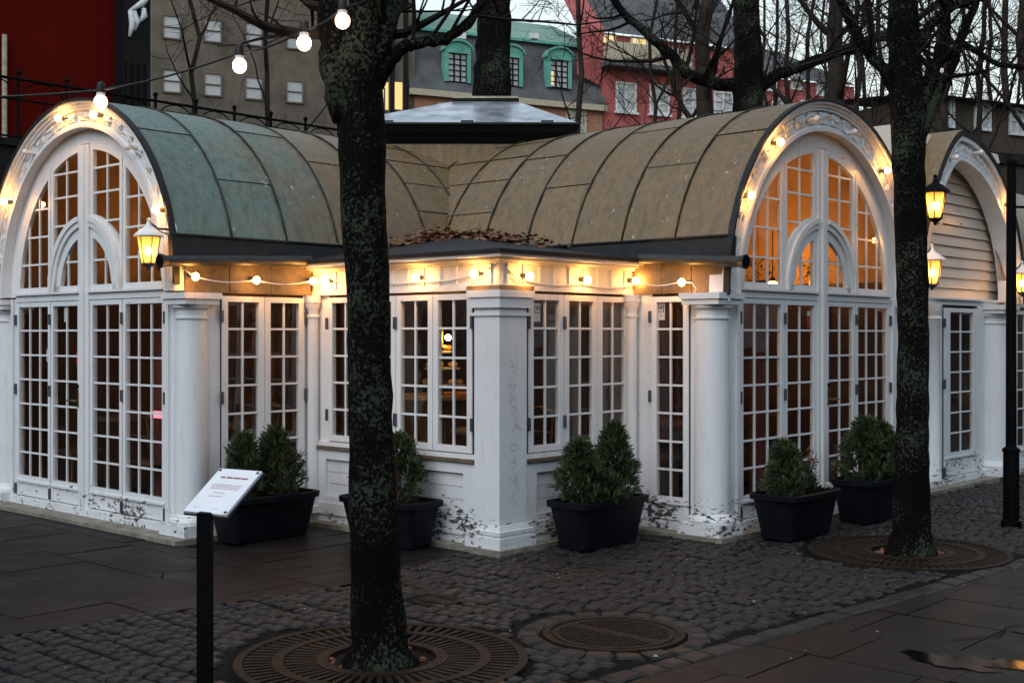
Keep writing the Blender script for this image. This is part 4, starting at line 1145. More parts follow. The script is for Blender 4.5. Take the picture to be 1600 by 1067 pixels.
def tree(label, base, trunk, radii, limbs, seed, bark='bark', tw='twig_far', group=None, twig_n=7, twig_L=1.1, levels=1, minr=.005, sides=18, crown_top=None, jit=.10, fine=True, crown_from=.45):
    rr = random.Random(seed); base = Vector(base)
    root = thing('tree', label, 'tree', base, 0, group)
    loc = [Vector(p) - base for p in trunk]
    if fine:                                      # resample for an uneven surface
        P = []; Rr = []
        for i in range(len(loc) - 1):
            k = max(2, int((loc[i + 1] - loc[i]).length / .09))
            for j in range(k):
                f = j / k; P.append(loc[i].lerp(loc[i + 1], f)); Rr.append(radii[i] + (radii[i + 1] - radii[i]) * f)
        P.append(loc[-1]); Rr.append(radii[-1])
    else: P, Rr = loc, radii
    MB().tube(P, Rr, sides, True, jit, seed).build('trunk', bark, root, True, fix=False)
    m = MB()
    for pts, ra, rb in limbs:
        q = [Vector(p) - base for p in pts]; z = []
        for i in range(len(q) - 1):
            for j in range(4): z.append(q[i].lerp(q[i + 1], j / 4) + Vector((rr.uniform(-1, 1), rr.uniform(-1, 1), rr.uniform(-1, 1))) * ra * .18)
        z.append(q[-1]); n = len(z) - 1
        MB().tube(z, [ra + (rb - ra) * (i / n) for i in range(n + 1)], 10, True, jit, seed).build('limb', bark, root, True, fix=False)
        twigs(m, z, ra, rb, rr, twig_n, twig_L, levels, 4, minr=minr)
    if crown_top:                                 # free crown above the trunk
        n_l, L_ = crown_top; n = len(P) - 1
        for k in range(n_l):
            i = int(n * (crown_from + (1 - crown_from) * (k + rr.random()) / n_l)); i = min(i, n); a = k * 2.4 + rr.uniform(-.4, .4)
            q, _ = wander(P[i], (cos(a), sin(a), rr.uniform(.5, 1.3)), L_ * rr.uniform(.7, 1.1), 7, rr, .10, .18); r = max(Rr[i] * .45, .03)
            m.tube(q, [r * (1 - .85 * j / 7) for j in range(8)], 6, False); twigs(m, q, r, r * .2, rr, twig_n, twig_L, levels, 4, minr=minr)
    m.build('crown', tw, root, fix=False); return root
# big trunk in front: bearing/elevation survey at 6.19 m
Y = 6.19
A = lambda x, y, d=0: at(x, y, Y + d)
base = Vector((-.672, 6.19, -.012))
tree('big dark lichen-spotted tree standing in the ringed grate before the corner block', base,
     [base, base + Vector((.0, 0, .06)), A(593, 1000), A(588, 930), A(583, 800), A(577, 560), A(568, 300), A(563, 180), A(560, 110), A(572, 20), A(585, -120)],
     [.205, .175, .145, .128, .122, .104, .121, .124, .118, .092, .075],
     [([A(545, 190), A(525, 110), A(520, 20), A(516, -60, .1), A(500, -300, .3), A(470, -600, .6), A(430, -900, .9)], .085, .03),
      ([A(570, 130), A(600, 60), A(625, -20, .1), A(655, -120, .3), A(700, -350, .5), A(740, -650, .6)], .062, .025),
      ([A(590, 135), A(612, 95), A(632, 72), A(660, 66), A(695, 62, .1), A(730, 38, .2), A(752, 5, .3), A(790, -60, .5), A(850, -220, .8), A(900, -450, 1.2)], .036, .016),
      ([A(575, -80), A(560, -300, -.3), A(600, -600, -.7), A(620, -900, -.9)], .07, .02),
      ([A(540, -140), A(450, -380, -.3), A(330, -600, -.6)], .05, .015)], 11, twig_n=8, twig_L=.9, levels=1, minr=.002)
# tree before the right gable
Y = 9.28
base = at(1424, 866, Y); base.z = -.01
tree('dark mossy tree standing in a grate before the brown-roofed gable', base,
     [base, base + Vector((0, 0, .08)), A(1424, 830), A(1426, 700), A(1428, 520), A(1424, 380), A(1420, 240), A(1418, 150), A(1412, 60), A(1410, -60), A(1420, -260)],
     [.20, .165, .140, .125, .112, .118, .122, .128, .115, .10, .06],
     [([A(1425, 190), A(1390, 125), A(1345, 60), A(1305, -20), A(1262, -120, .2), A(1200, -330, .5)], .055, .02),
      ([A(1430, 210), A(1456, 120), A(1475, 60), A(1486, -10), A(1492, -120), A(1520, -350, .3)], .055, .02),
      ([A(1425, 260), A(1458, 165), A(1490, 95), A(1522, 10), A(1548, -80), A(1600, -300)], .05, .02),
      ([A(1415, 110), A(1455, 38), A(1490, 10), A(1545, -6), A(1620, -60)], .045, .018),
      ([A(1412, -40), A(1380, -220), A(1340, -480, -.4)], .06, .02),
      ([A(1450, 120), A(1500, 66), A(1560, 100, -.2), A(1640, 112, -.4), A(1720, 90, -.6)], .03, .012)], 12, twig_n=10, twig_L=.9, levels=1, minr=.0025)
# tree that grows through the cap
Y = 14.5
base = at(768, 160, Y); base.z = .10
tree('tree whose trunk rises through the metal cap of the roof', base,
     [base, A(768, 400), A(768, 160), A(769, 120), A(771, 60), A(772, 0), A(772, -160), A(775, -420)], [.24, .235, .235, .215, .205, .20, .17, .10],
     [([A(778, -10), A(830, -80), A(900, -200)], .06, .03), ([A(765, -40), A(690, -140), A(620, -300)], .06, .03), ([A(772, -250), A(800, -480), A(780, -760)], .09, .03)], 13, twig_n=8, twig_L=1.8, levels=2, minr=.005, sides=14, jit=.14)
Y = 16.0
base = at(1168, 170, Y); base.z = 0
tree('dark tree behind the brown roof with a long bough to either side', base,
     [base, A(1168, 400), A(1168, 170), A(1170, 120), A(1168, 60), A(1166, 0), A(1165, -200), A(1170, -450)], [.25, .22, .20, .195, .175, .165, .13, .08],
     [([A(1178, 140), A(1215, 118), A(1250, 104), A(1300, 84), A(1350, 66), A(1405, 45), A(1450, 20, .3), A(1500, -30, .6)], .085, .04),
      ([A(1160, 135), A(1110, 130), A(1075, 118), A(1050, 86), A(1015, 55), A(975, 22), A(950, -15), A(900, -90)], .09, .035),
      ([A(1165, -20), A(1120, -130), A(1060, -300)], .09, .03), ([A(1168, -60), A(1240, -220), A(1290, -450)], .09, .03)], 14, twig_n=8, twig_L=1.7, levels=2, minr=.005, sides=14)
# bare trees further back
BT = [(1305, 26, 28, -5, 'tall bare grey-brown tree behind the arch of the brown-roofed gable'), (1100, 30, 26, 4, 'bare tree in front of the pink house'),
      (1232, 34, 8, 0, 'thin bare tree right of the boughed tree'), (1340, 33, 9, 4, 'thin bare tree behind the crown of the mossy tree'), (1480, 24, 10, -6, 'bare tree behind the pointed porch'),
      (1530, 30, 9, 3, 'slender bare tree beyond the porch roof'), (1570, 36, 12, 0, 'bare tree before the house with the arched window'), (1610, 28, 16, -8, 'bare tree at the end of the row by the black post'), (1375, 38, 8, 2, 'thinnest bare tree far behind the mossy tree'),
      (900, 30, 9, 8, 'thin bare sapling before the turquoise dormers'), (300, 27, 8, 5, 'thin bare sapling before the grey-brown house'), (420, 29, 8, -5, 'twiggy sapling before the grey-brown house near the big trunk')]
for k, (px, Yd) in enumerate(((1195, 40), (1212, 44), (1262, 42), (1288, 37), (1352, 42), (1398, 36), (1452, 40), (1508, 38), (1548, 42), (1592, 39), (1020, 38), (1062, 36))):
    BT.append((px, Yd, 5 + k % 3, (-4, 3, 1, -2)[k % 4], 'thin bare thicket tree ' + ('just right of the boughed dark trunk', 'before the left end of the grey roof', 'before the right end of the grey roof', 'close left of the tall grey-brown tree', 'between the tall grey-brown tree and the mossy tree', 'close left of the mossy trunk', 'close right of the mossy trunk', 'left of the middle window of the dark brown house', 'left of the arched window', 'right of the arched window', 'before the second sash window of the pink house', 'before the third sash window of the pink house')[k]))
for i, (px, Yd, wpx, lean, lab) in enumerate(BT):
    Y = Yd; base = at(px, 200, Yd); base.z = 0; r = wpx / F_PX * Yd / 2
    wb = random.Random(i + 5); jx = lambda k: wb.uniform(-k, k)
    tr_ = [base, A(px + jx(3), 260), A(px + jx(4), 215), A(px + lean * .4 + jx(5), 165), A(px + lean * .5 + jx(6), 115), A(px + lean + jx(7), 60), A(px + lean + jx(9), 0), A(px + lean * 2 + jx(10), -120), A(px + lean * 1.5 + jx(14), -300)]
    tree(lab, base, tr_, [r * 1.25, r * 1.08, r * 1.04, r, r * .95, r * .88, r * .8, r * .6, r * .25], [], 30 + i, 'bark_far', 'twig_far', 'bare trees behind the pavilion', twig_n=5 if px > 1000 else 4, twig_L=1.8, levels=2, minr=.004 if Yd < 35 else .005, sides=8, crown_top=(8 if px > 1000 else 5, 3.4 if px > 1000 else 2.8), fine=False, crown_from=.16)

# ================================================================== TOWN BEHIND
SO = Vector((-4.17, 50.0)); SWd = Vector((cos(radians(24.9)), sin(radians(24.9)))); SN = Vector((-SWd.y, SWd.x)); SANG = radians(24.9)
def st(px, py, n=0.0):                   # bearing/elevation -> (q, z) on the street front set back by n
    d = Vector(((px - CX) / F_PX, 1.0)); o = SO + SN * n
    k = (o.x * SN.x + o.y * SN.y) / (d.x * SN.x + d.y * SN.y); p = d * k
    return ((p - SO).dot(SWd), EYE - (py - CY) / F_PX * k)
SF = lambda s, t, z: (s, -t, z)          # local street frame: s along, t out towards the square
def house(label, name='house', group='houses behind the pavilion'): return thing(name, label, 'house', (SO.x, SO.y, 0), SANG, group)
def win(root, q0, q1, z0, z1, t, frame='trim_white', glass='far_glass', cols=2, rows=3, sill=True, fw=.09):
    m = MB().fbox(SF, q0, q0 + fw, t, t + .06, z0, z1).fbox(SF, q1 - fw, q1, t, t + .06, z0, z1).fbox(SF, q0 + fw, q1 - fw, t, t + .06, z1 - fw, z1).fbox(SF, q0 + fw, q1 - fw, t, t + .06, z0, z0 + fw)
    w = (q1 - q0 - 2 * fw) / cols; h = (z1 - z0 - 2 * fw) / rows
    for i in range(1, cols): m.fbox(SF, q0 + fw + i * w - .035, q0 + fw + i * w + .035, t + .004, t + .05, z0 + fw, z1 - fw)
    for j in range(1, rows): m.fbox(SF, q0 + fw, q1 - fw, t + .006, t + .046, z0 + fw + j * h - .022, z0 + fw + j * h + .022)
    o = m.build('window', frame, root)
    MB().fbox(SF, q0 + fw, q1 - fw, t - .02, t + .004, z0 + fw, z1 - fw).build('pane', glass, o)
    if sill: MB().fbox(SF, q0 - .08, q1 + .08, t, t + .16, z0 - .1, z0).build('sill', frame, o)
# grey-brown house
h1 = house('grey-brown house with small plain windows behind the green roof')
qa, _ = st(236, 100); qb, _ = st(648, 100)
MB().fbox(SF, qa, qb, -9, 0, 0, 19).build('wall', 'wall_brown', h1)
for row in ((268, 43), (268, 127)):
    for k in range(6):
        px = row[0] + 64 * k; py = row[1] + 5.6 * k * (1.0 + .0)
        q, z = st(px, py); win(h1, q - .36, q + .36, z - .46, z + .46, .0, 'wall_brown', 'far_glass', 1, 2, False, .06)
for px in (600, 622):
    q, z = st(px, 150); MB().fbox(SF, q - .17, q + .17, 0, .03, z - .55, z + .55).build('window', 'window_lit', h1)
for px in (612, 633):
    q, z = st(px, 100); MB().fbox(SF, q - .08, q + .08, 0, .14, 4, 17).build('downpipe', 'pipe_dark', h1)
# terracotta house with mansard and turquoise dormers
h2 = house('terracotta house with dark mansard and turquoise arched dormers')
qa, za = st(638, 140); qb, _ = st(945, 170); zE = za
MB().fbox(SF, qa, qb, -9, 0, 0, zE).build('wall', 'wall_terracotta', h2)
MB().fbox(SF, qa, qb, 0, .25, zE - .22, zE + .03).build('cornice', 'trim_cream', h2)
zT = st(650, 38)[1] ; 
MB().add([SF(qa, .2, zE + .03), SF(qb, .2, zE + .03), SF(qb, -1.0, zT), SF(qa, -1.0, zT)], [(0, 1, 2, 3)]).build('mansard', 'roof_slate', h2, fix=False)
MB().fbox(SF, qa, qb, -1.0, -.75, zT, zT + .12).build('roof_edge', 'verdigris', h2)
MB().add([SF(qa, -.9, zT + .12), SF(qb, -.9, zT + .12), SF(qb, -5, zT + 2.0), SF(qa, -5, zT + 2.0)], [(0, 1, 2, 3)]).build('roof', 'roof_verdigris', h2, fix=False)
for px, py in ((714, 98), (796, 104), (873, 108)):
    q, z = st(px, py + 2); w = .58; d = part  # dormer
    dm = MB().fbox(SF, q - w, q - w + .16, -.3, .12, z - .78, z + .42).fbox(SF, q + w - .16, q + w, -.3, .12, z - .78, z + .42)
    dm.band(SF, q - w, q + w, lambda s: z + .42, lambda s: z + .52 + .42 * sqrt(max(0, 1 - ((s - q) / (w + .02)) ** 2)), -.3, .14, 12)
    dm.band(SF, q - w - .07, q + w + .07, lambda s: z + .46 + .44 * sqrt(max(0, 1 - ((s - q) / (w + .075)) ** 2)), lambda s: z + .54 + .46 * sqrt(max(0, 1 - ((s - q) / (w + .075)) ** 2)), -.3, .24, 12)
    dd = dm.build('dormer', 'verdigris', h2)
    MB().fbox(SF, q - w + .02, q + w - .02, -1.6, -.02, z - .78, z + .50).build('cheek', 'roof_slate', dd)
    m = MB(); a, b = q - w + .16, q + w - .16
    for i in range(4): m.fbox(SF, a + (b - a) * i / 3 - .03, a + (b - a) * i / 3 + .03, 0, .05, z - .75, z + .42)
    for j in range(6): m.fbox(SF, a, b, .0, .04, z - .75 + 1.17 * j / 5 - .02, z - .75 + 1.17 * j / 5 + .02)
    m.build('window_bars', 'pipe_dark', dd); MB().fbox(SF, a, b, -.015, .0, z - .75, z + .42).build('pane', 'far_glass', dd)
q, z = st(862, 122); MB().fbox(SF, q - .09, q + .09, .001, .006, z - .3, z + .3).build('pane', 'window_lit', h2)
for px in (700, 900):
    q, z = st(px, 196); win(h2, q - .5, q + .5, z - .9, z + .9, 0, 'trim_cream', 'far_glass', 3, 5, True, .13)
for px in (722, 836): q, z = st(px, 56); MB().fbox(SF, q - .16, q + .16, -.2, .05, z - .12, z + .12).build('skylight', 'trim_white', h2)
# pink house with stepped gable edge
h3 = house('pink plastered house with slate roof and white sash windows')
qa, _ = st(941, 150); qb, _ = st(1178, 150); zt = st(941, 52)[1]
MB().fbox(SF, qa, qb, -9, 0, 0, zt).build('wall', 'wall_pink', h3)
MB().add([SF(qa - .1, .3, zt), SF(qb, .3, zt), SF(qb, -4.2, zt + 4.6), SF(qa - .1, -4.2, zt + 4.6)], [(0, 1, 2, 3)]).build('roof', 'roof_slate', h3, fix=False)
MB().add([SF(qa - 1.25, -.02, zt - 1.9), SF(qa - .1, .02, zt - 2.3), SF(qa - .08, .33, zt + .1), SF(qa - .08, -4.2, zt + 4.75), SF(qa - 1.1, -4.2, zt + 4.75), SF(qa - 1.25, .1, zt + .1)], [(0, 1, 2, 5), (2, 3, 4, 5)]).build('gable_parapet', 'wall_pink', h3, fix=False)
z1 = st(941, 98)[1]
MB().fbox(SF, qa - .05, qa + 4.2, 0, .75, z1 - .05, z1 + .80).build('balcony', 'trim_cream', h3)
MB().fbox(SF, qa - .15, qa + 4.4, 0, .85, z1 - .25, z1 - .05).build('balcony_floor', 'roof_slate', h3)
for px, py, lit in ((948, 68, 1), (998, 74, 1)):
    q, z = st(px, py); win(h3, q - .45, q + .45, z - .45, z + .45, 0, 'trim_white', 'window_lit' if lit else 'far_glass', 2, 2, False)
for px, py in ((978, 152), (1030, 156), (1082, 161), (1130, 166)):
    q, z = st(px, py); win(h3, q - .52, q + .52, z - .66, z + .66, 0)
# far house, grey roof, and brown house with arched window
h4 = house('distant house with tall grey roof and pink upper storey')
qa, _ = st(1186, 130, 8); qb, _ = st(1335, 130, 8); zt = st(1186, 120, 8)[1]; S8 = lambda s, t, z: (s, 8 - t, z)
MB().fbox(S8, qa, qb, -8, 0, 0, zt).build('wall', 'wall_pink', h4)
MB().add([S8(qa, .3, zt), S8(qb, .3, zt), S8(qb - 2.6, -3.5, zt + 2.5), S8(qa, -3.5, zt + 2.6)], [(0, 1, 2, 3)]).build('roof', 'roof_slate', h4, fix=False)
for px, py in ((1205, 130), (1245, 128), (1285, 138), (1215, 165), (1260, 168)):
    q, z = st(px, py, 8); f8 = MB().fbox(S8, q - .4, q - .32, 0, .06, z - .45, z + .4).fbox(S8, q + .32, q + .4, 0, .06, z - .45, z + .4).fbox(S8, q - .32, q + .32, 0, .06, z + .32, z + .4).fbox(S8, q - .32, q + .32, 0, .06, z - .45, z - .37).fbox(S8, q - .04, q + .04, 0, .05, z - .37, z + .32).build('window', 'trim_white', h4); MB().fbox(S8, q - .32, q + .32, -.02, .004, z - .37, z + .32).build('pane', 'far_glass', f8)
h5 = house('dark brown house with a white arched window behind the porch roof')
Y5 = 34.0; P5 = at(1440, 150, Y5); P5e = at(1700, 150, Y5 + 3)
d5 = Vector((P5e.x - P5.x, P5e.y - P5.y)); L5 = d5.length; a5 = atan2(d5.y, d5.x); h5.location = (P5.x, P5.y, 0); h5.rotation_euler = (0, 0, a5)
MB().fbox(SF, 0, L5, -7, 0, 0, at(0, 150, Y5).z).build('wall', 'wall_darkbrown', h5)
MB().add([SF(-.3, .4, at(0, 150, Y5).z), SF(L5, .4, at(0, 150, Y5).z), SF(L5, -4, at(0, 122, Y5).z), SF(-.3, -4, at(0, 122, Y5).z)], [(0, 1, 2, 3)]).build('roof', 'roof_slate', h5, fix=False)
MB().fbox(SF, 0, L5, 0, .12, at(0, 245, Y5).z, at(0, 228, Y5).z).build('string_course', 'masonry_dark', h5)
for px, py in ((1565, 184), (1640, 186), (1500, 180)):
    sx = (px - 1440) / F_PX * (Y5 + .8) * 1.02; z = at(0, py, Y5 + 1.2).z; w, hh = (.32, .36) if px > 1500 else (.10, .45)
    ar = lambda s, k=0: z + hh - .12 - k + (.16) * sqrt(max(0, 1 - ((s - sx) / (w + .001)) ** 2))
    m = MB().band(SF, sx - w, sx + w, lambda s: ar(s) - .06, lambda s: ar(s) + .02, 0, .07, 10).fbox(SF, sx - w, sx - w + .06, 0, .065, z - hh, z + hh - .12).fbox(SF, sx + w - .06, sx + w, 0, .065, z - hh, z + hh - .12).fbox(SF, sx - w, sx + w, 0, .08, z - hh - .05, z - hh + .03)
    if px > 1500: m.fbox(SF, sx - .025, sx + .025, 0, .05, z - hh, z + hh + .02).fbox(SF, sx - w, sx + w, 0, .045, z + .0, z + .05)
    o = m.build('window', 'trim_white', h5); MB().fbox(SF, sx - w + .05, sx + w - .05, -.02, .005, z - hh, z + hh - .1).build('pane', 'far_glass', o)
# deep red house with its black corner tower, terrace wall and railing
h6 = thing('house', 'deep red windowless house wall behind the railing', 'house', W(2.0, 17.0), ANG, 'houses behind the pavilion')
red_u = 6.52
MB().box(-6, red_u - 2.0, 0, 6, 0, 16).build('wall', 'wall_red', h6)
MB().tube([(2.15, -.06, 4.0), (2.15, -.06, 7.45)], .05, 8).build('downpipe', 'trim_cream', h6)
MB().box(red_u - 2.0, red_u - 1.38, -.35, 3, 0, 16).build('corner_tower', 'pipe_dark', h6)
m = MB()
for k in range(4): m.tube([(red_u - 1.92 + k * .15, -.37, 3), (red_u - 1.92 + k * .15, -.37, 7.3)], .03, 6)
m.build('tower_ribs', 'fascia_black', h6)
sc_ = MB(); rr = random.Random(3)
for a, b in (((-1.78, 7.95), (-1.80, 8.35)), ((-1.90, 7.80), (-1.88, 8.35)), ((-1.88, 8.35), (-1.45, 8.75)), ((-1.66, 8.15), (-1.58, 8.45))):
    p0, p1 = Vector((red_u + a[0], -.40, a[1])), Vector((red_u + b[0], -.40, b[1])); sc_.tube([p0, p0.lerp(p1, .5) + Vector((.06, 0, 0)), p1], [.03, .07, .05], 8)
sc_.build('pale_bracket', 'trim_white', h6, True)
tw = thing('terrace_wall', 'dark stone terrace wall under the railing behind the green-roofed wing', 'wall', W(0, 12.3), ANG)
MB().box(-7, 11.5, -.25, .25, 0, 4.55).build('masonry', 'masonry_dark', tw); MB().box(-7, 11.5, -.3, .3, 4.55, 4.66).build('coping', 'masonry_dark', tw)
MB().box(-7, 11.5, .25, 4.4, 4.3, 4.45).build('terrace_floor', 'masonry_dark', tw)
rl_ = thing('iron_railing', 'black iron railing with arched panels on the terrace wall', 'railing', W(0, 12.3, 4.66), ANG)
MB().tube([(-6, 0, .98), (11.4, 0, .98)], .025, 6).build('top_rail', 'iron_black', rl_); MB().tube([(-6, 0, .66), (11.4, 0, .66)], .018, 6).build('middle_rail', 'iron_black', rl_); MB().tube([(-6, 0, .08), (11.4, 0, .08)], .018, 6).build('bottom_rail', 'iron_black', rl_)
pm_ = MB().tube([(0, 0, 0), (0, 0, 1.06)], .026, 6).sphere((0, 0, 1.09), .045, 8).mesh('post', 'iron_black'); bm_ = MB().tube([(0, 0, .08), (0, 0, .66)], .012, 5).mesh('bar', 'iron_black')
am_ = MB().tube([(.38 * cos(a) if False else .36 * (1 - cos(i * pi / 12)) , 0, .66 + .30 * sin(i * pi / 12) ) for i, a in enumerate(range(7))], .012, 5).tube([(.72 - .36 * (1 - cos(i * pi / 12)), 0, .66 + .30 * sin(i * pi / 12)) for i in range(7)], .012, 5).mesh('scroll', 'iron_black')
x = -5.8; k = 0
while x < 11.3:
    link('post', pm_, rl_, (x, 0, 0)); link('scroll', am_, rl_, (x + .04, 0, 0))
    link('bar', bm_, rl_, (x + .4, 0, 0)); x += .8

# ================================================================== INSIDE THE PAVILION
def lamp(u, v, z, r, mat, label, drop=.6):
    root = thing('pendant_lamp', label, 'lamp', W(u, v, z), ANG, 'lamps inside the pavilion')
    MB().sphere((0, 0, 0), r, 14).build('globe', mat, root, True); MB().lathe((0, 0, -r * 1.25), [(r * .2, 0), (r * 1.1, .02), (r * 1.7, r * .7), (r * 1.9, r * 1.25), (r * 1.85, r * 1.25), (r * 1.6, r * .75), (r * 1.0, .03)], 16).build('bowl', 'brass', root, 'auto'); MB().tube([(0, 0, r), (0, 0, drop)], .006, 5).lathe((0, 0, r * .9), [(r * .4, 0), (r * .4, .03), (.01, .05)], 10).build('cord', 'iron_black', root)  # bowl added under the globe to throw light up and keep the floor dark
lamp(3.05, .55, 2.32, .06, 'room_lamp', 'bright globe lamp inside the brown-roofed gable near its middle')
lamp(4.55, .35, 2.14, .075, 'room_lamp', 'bright globe lamp low at the far side of the brown-roofed gable')
lamp(2.4, 1.6, 2.6, .05, 'room_lamp', 'globe lamp deep inside the brown-roofed gable')
lamp(.2, 4.9, 2.35, .05, 'room_lamp_dim', 'dim globe lamp inside the green-roofed gable')
lamp(.9, 3.75, 2.5, .04, 'room_lamp', 'twin-like globe lamp behind the fan window of the green-roofed gable')
lamp(1.1, 3.55, 2.5, .04, 'room_lamp', 'second globe lamp behind the fan window of the green-roofed gable')
lamp(.3, 3.2, 2.35, .05, 'room_lamp_dim', 'dim globe lamp behind the side doors of the green-roofed wing')
lamp(3.2, 3.2, 2.4, .07, 'room_lamp', 'globe lamp in the middle of the pavilion')
def table(u, v, label):
    root = thing('table', label, 'table', W(u, v, .10), ANG + .3, 'cafe tables inside the pavilion')
    MB().lathe((0, 0, 0), [(.34, .71), (.35, .72), (.35, .74), (.34, .75)], 24).build('table_top', 'furniture_wood', root, 'auto')
    MB().lathe((0, 0, 0), [(.20, 0), (.19, .02), (.03, .05), (.025, .70)], 14).build('pedestal', 'iron_black', root, 'auto')
def chair(u, v, a, label):
    root = thing('chair', label, 'chair', W(u, v, .10), ANG + a, 'cafe chairs inside the pavilion')
    MB().box(-.2, .2, -.2, .2, .43, .46).build('seat', 'furniture_wood', root)
    for x in (-.18, .18):
        for y in (-.18, .18): MB().tube([(x * .9, y * .9, .43), (x, y, 0)], .013, 6).build('leg', 'furniture_wood', root)
    m = MB()
    for x in (-.18, .18): m.tube([(x, .19, .46), (x, .24, .88)], .013, 6)
    m.tube([(-.18, .24, .87), (0, .27, .90), (.18, .24, .87)], .015, 6).tube([(-.18, .22, .68), (.18, .22, .68)], .01, 6); m.build('backrest', 'furniture_wood', root)
for i, (u, v) in enumerate(((-.35, 3.3), (-.35, 4.7), (2.75, .25), (4.3, .4), (.9, .95))):
    where = ('by the side doors of the green-roofed wing', 'behind the double doors of the green-roofed gable', 'behind the doors of the brown-roofed gable', 'in the far corner of the brown-roofed gable', 'inside the corner block')[i]
    table(u, v, 'small round dark cafe table ' + where)
    chair(u - .5, v, pi / 2, 'dark wooden chair at the table ' + where + ', window side'); chair(u + .5, v + .1, -pi / 2, 'dark wooden chair at the table ' + where + ', room side')
# counter with lit tiers, seen through the block casements
ct = thing('counter', 'dark counter with lit golden tiers seen through the casement windows', 'counter', W(1.55, 2.1, .10), ANG)
MB().box(-.45, .45, -.30, .30, 0, .95).build('body', 'furniture_wood', ct); MB().box(-.48, .48, -.33, .33, .95, .99).build('counter_top', 'room_ochre', ct)
for k, (r, z) in enumerate(((.22, 1.06), (.17, 1.22), (.12, 1.38))):
    MB().lathe((-.15, -.05, z), [(.02, 0), (r, .01), (r, .025), (.02, .03)], 18).build('tier', 'white_plastic', ct, 'auto')
    for j in range(7 - 2 * k):
        a = 2 * pi * j / (7 - 2 * k); MB().sphere((-.15 + r * .75 * cos(a), -.05 + r * .75 * sin(a), z + .055), .034, 8, .8).build('pastry', 'food_gold', ct, True)
MB().tube([(-.15, -.05, .99), (-.15, -.05, 1.62)], .01, 6).build('stem', 'brass', ct)
MB().sphere((-.22, -.20, 1.53), .03, 10).build('bulb', 'room_lamp', ct, True)
MB().sphere((-.02, .12, 1.30), .022, 8).build('bulb', 'room_lamp', ct, True)
# curtains beside the gable panes, potted plants
for i, (u, v, lab) in enumerate(((2.95, -.45, 'dark red curtain gathered inside the brown-roofed gable near its column'), (4.15, -.45, 'dark red curtain gathered behind the far door of the brown-roofed gable'), (-.85, 3.25, 'dark red curtain gathered inside the green-roofed gable'))):
    m = MB(); N = 28; vs = []
    for k in range(N + 1):
        x = -.14 + .28 * k / N; y = .025 * sin(k * 1.5); vs += [(x, y, .12), (x, y, 1.98)]
    o = m.add(vs, [(2 * k, 2 * k + 1, 2 * k + 3, 2 * k + 2) for k in range(N)]).build('curtain', 'curtain_red', None, True, fix=False)
    o.location = W(u, v); o.rotation_euler = (0, 0, ANG + (pi / 2 if i == 2 else 0)); tag(o, lab, 'curtain')
for i, (u, v, z, lab) in enumerate(((2.35, -.40, 1.9, 'trailing green plant high behind the panes next to the gable column'), (3.1, -.35, 2.15, 'trailing green plant behind the small arch of the brown-roofed gable'), (4.5, -.2, 2.2, 'trailing green plant beside the low bright lamp'))):
    root = thing('hanging_plant', lab, 'plant', W(u, v, z), ANG); m = MB(); rr = random.Random(60 + i)
    for k in range(150):
        p = Vector((rr.gauss(0, .13), rr.gauss(0, .10), rr.uniform(-.35, .25))); q = rr.uniform(.02, .045); w = rr.uniform(0, 6.3)
        m.add([p, p + Vector((cos(w) * q, sin(w) * q, -q * .4)), p + Vector((cos(w + .5) * q * 2, sin(w + .5) * q * 2, -q)), p + Vector((cos(w + 1) * q, sin(w + 1) * q, -q * .4))], [(0, 1, 2, 3)])
    m.build('foliage', 'foliage_room', root, fix=False)
    MB().lathe((0, 0, -.12), [(.06, 0), (.09, .10), (.09, .12), (.02, .12)], 14).tube([(0, 0, 0), (0, 0, .9)], .004, 4).build('pot', 'furniture_wood', root, 'auto')
o = MB().box(-.12, .12, -.01, .01, -.03, .03).build('neon_sign', 'neon_pink'); o.location = W(-1.0, 3.07, .97); o.rotation_euler = (0, 0, ANG + pi / 2); tag(o, 'small glowing pink sign behind the lower panes beside the column', 'sign')

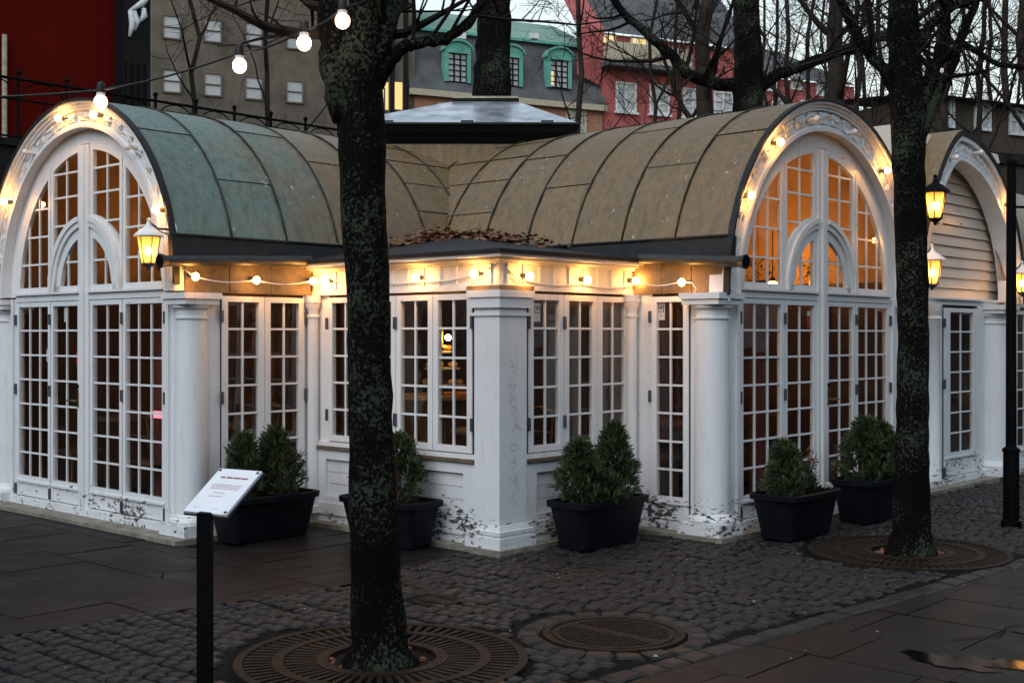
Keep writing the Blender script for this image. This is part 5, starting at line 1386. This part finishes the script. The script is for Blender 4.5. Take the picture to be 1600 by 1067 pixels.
# ================================================================== HOUSES AND TREES ADDED OUT OF VIEW (to darken reflections in the panes)
for nm, x, y0, y1, sg, hh in (('long dark house added out of view past the porch, darkening reflections in the panes', 23.0, -16, 46, 1, 9.0), ('long dark house added out of view on the other side, darkening reflections in the panes', -23.5, -16, 46, -1, 9.0)):
    hs_ = thing('house', nm, 'house', (x, 0, 0), 0); MB().box(min(0, sg * 8), max(0, sg * 8), y0, y1, 0, hh).build('wall', 'wall_darkbrown', hs_)
    MB().add([(-sg * .4, y0, hh), (-sg * .4, y1, hh), (sg * 5, y1, hh + 3), (sg * 5, y0, hh + 3)], [(0, 1, 2, 3)]).build('roof', 'roof_slate', hs_, fix=False)
    wq = MB().box(-.06, .06, -.5, .5, 0, 1.7).mesh('window', 'far_glass')
    for i in range(14):
        for z in (1.3, 4.2, 6.8): link('window', wq, hs_, (0, y0 + 2.5 + i * 4.3, z))
hb = thing('house', 'long grey house added behind the viewer, darkening reflections in the panes', 'house', (0, -24, 0), 0)
MB().box(-34, 34, -8, 0, 0, 9.5).build('wall', 'wall_darkbrown', hb)
MB().add([(-34, .4, 9.5), (34, .4, 9.5), (34, -5, 12.5), (-34, -5, 12.5)], [(0, 1, 2, 3)]).build('roof', 'roof_slate', hb, fix=False)
wm = MB().box(-.55, .55, 0, .06, 0, 1.8).mesh('window', 'far_glass')
for i in range(16):
    for z in (1.2, 4.2, 7.0): link('window', wm, hb, (-32 + i * 4.2, .0, z))
for i, (x, y, lab) in enumerate(((-9, -6, 'added bare tree out of view on the side of the red house'), (-3, -9, 'added bare tree behind the viewer'), (7, -7, 'added bare tree out of view on the side of the porch'))):
    b = Vector((x, y, 0)); tree(lab, b, [b, b + Vector((.05, 0, 2)), b + Vector((-.1, .1, 4)), b + Vector((.1, 0, 7)), b + Vector((0, .2, 10))], [.2, .16, .15, .11, .04], [], 90 + i, 'bark_far', 'twig_far', 'added bare trees out of view', twig_n=7, twig_L=1.6, levels=1, minr=.008, sides=8, crown_top=(9, 3.6), fine=False, crown_from=.3)
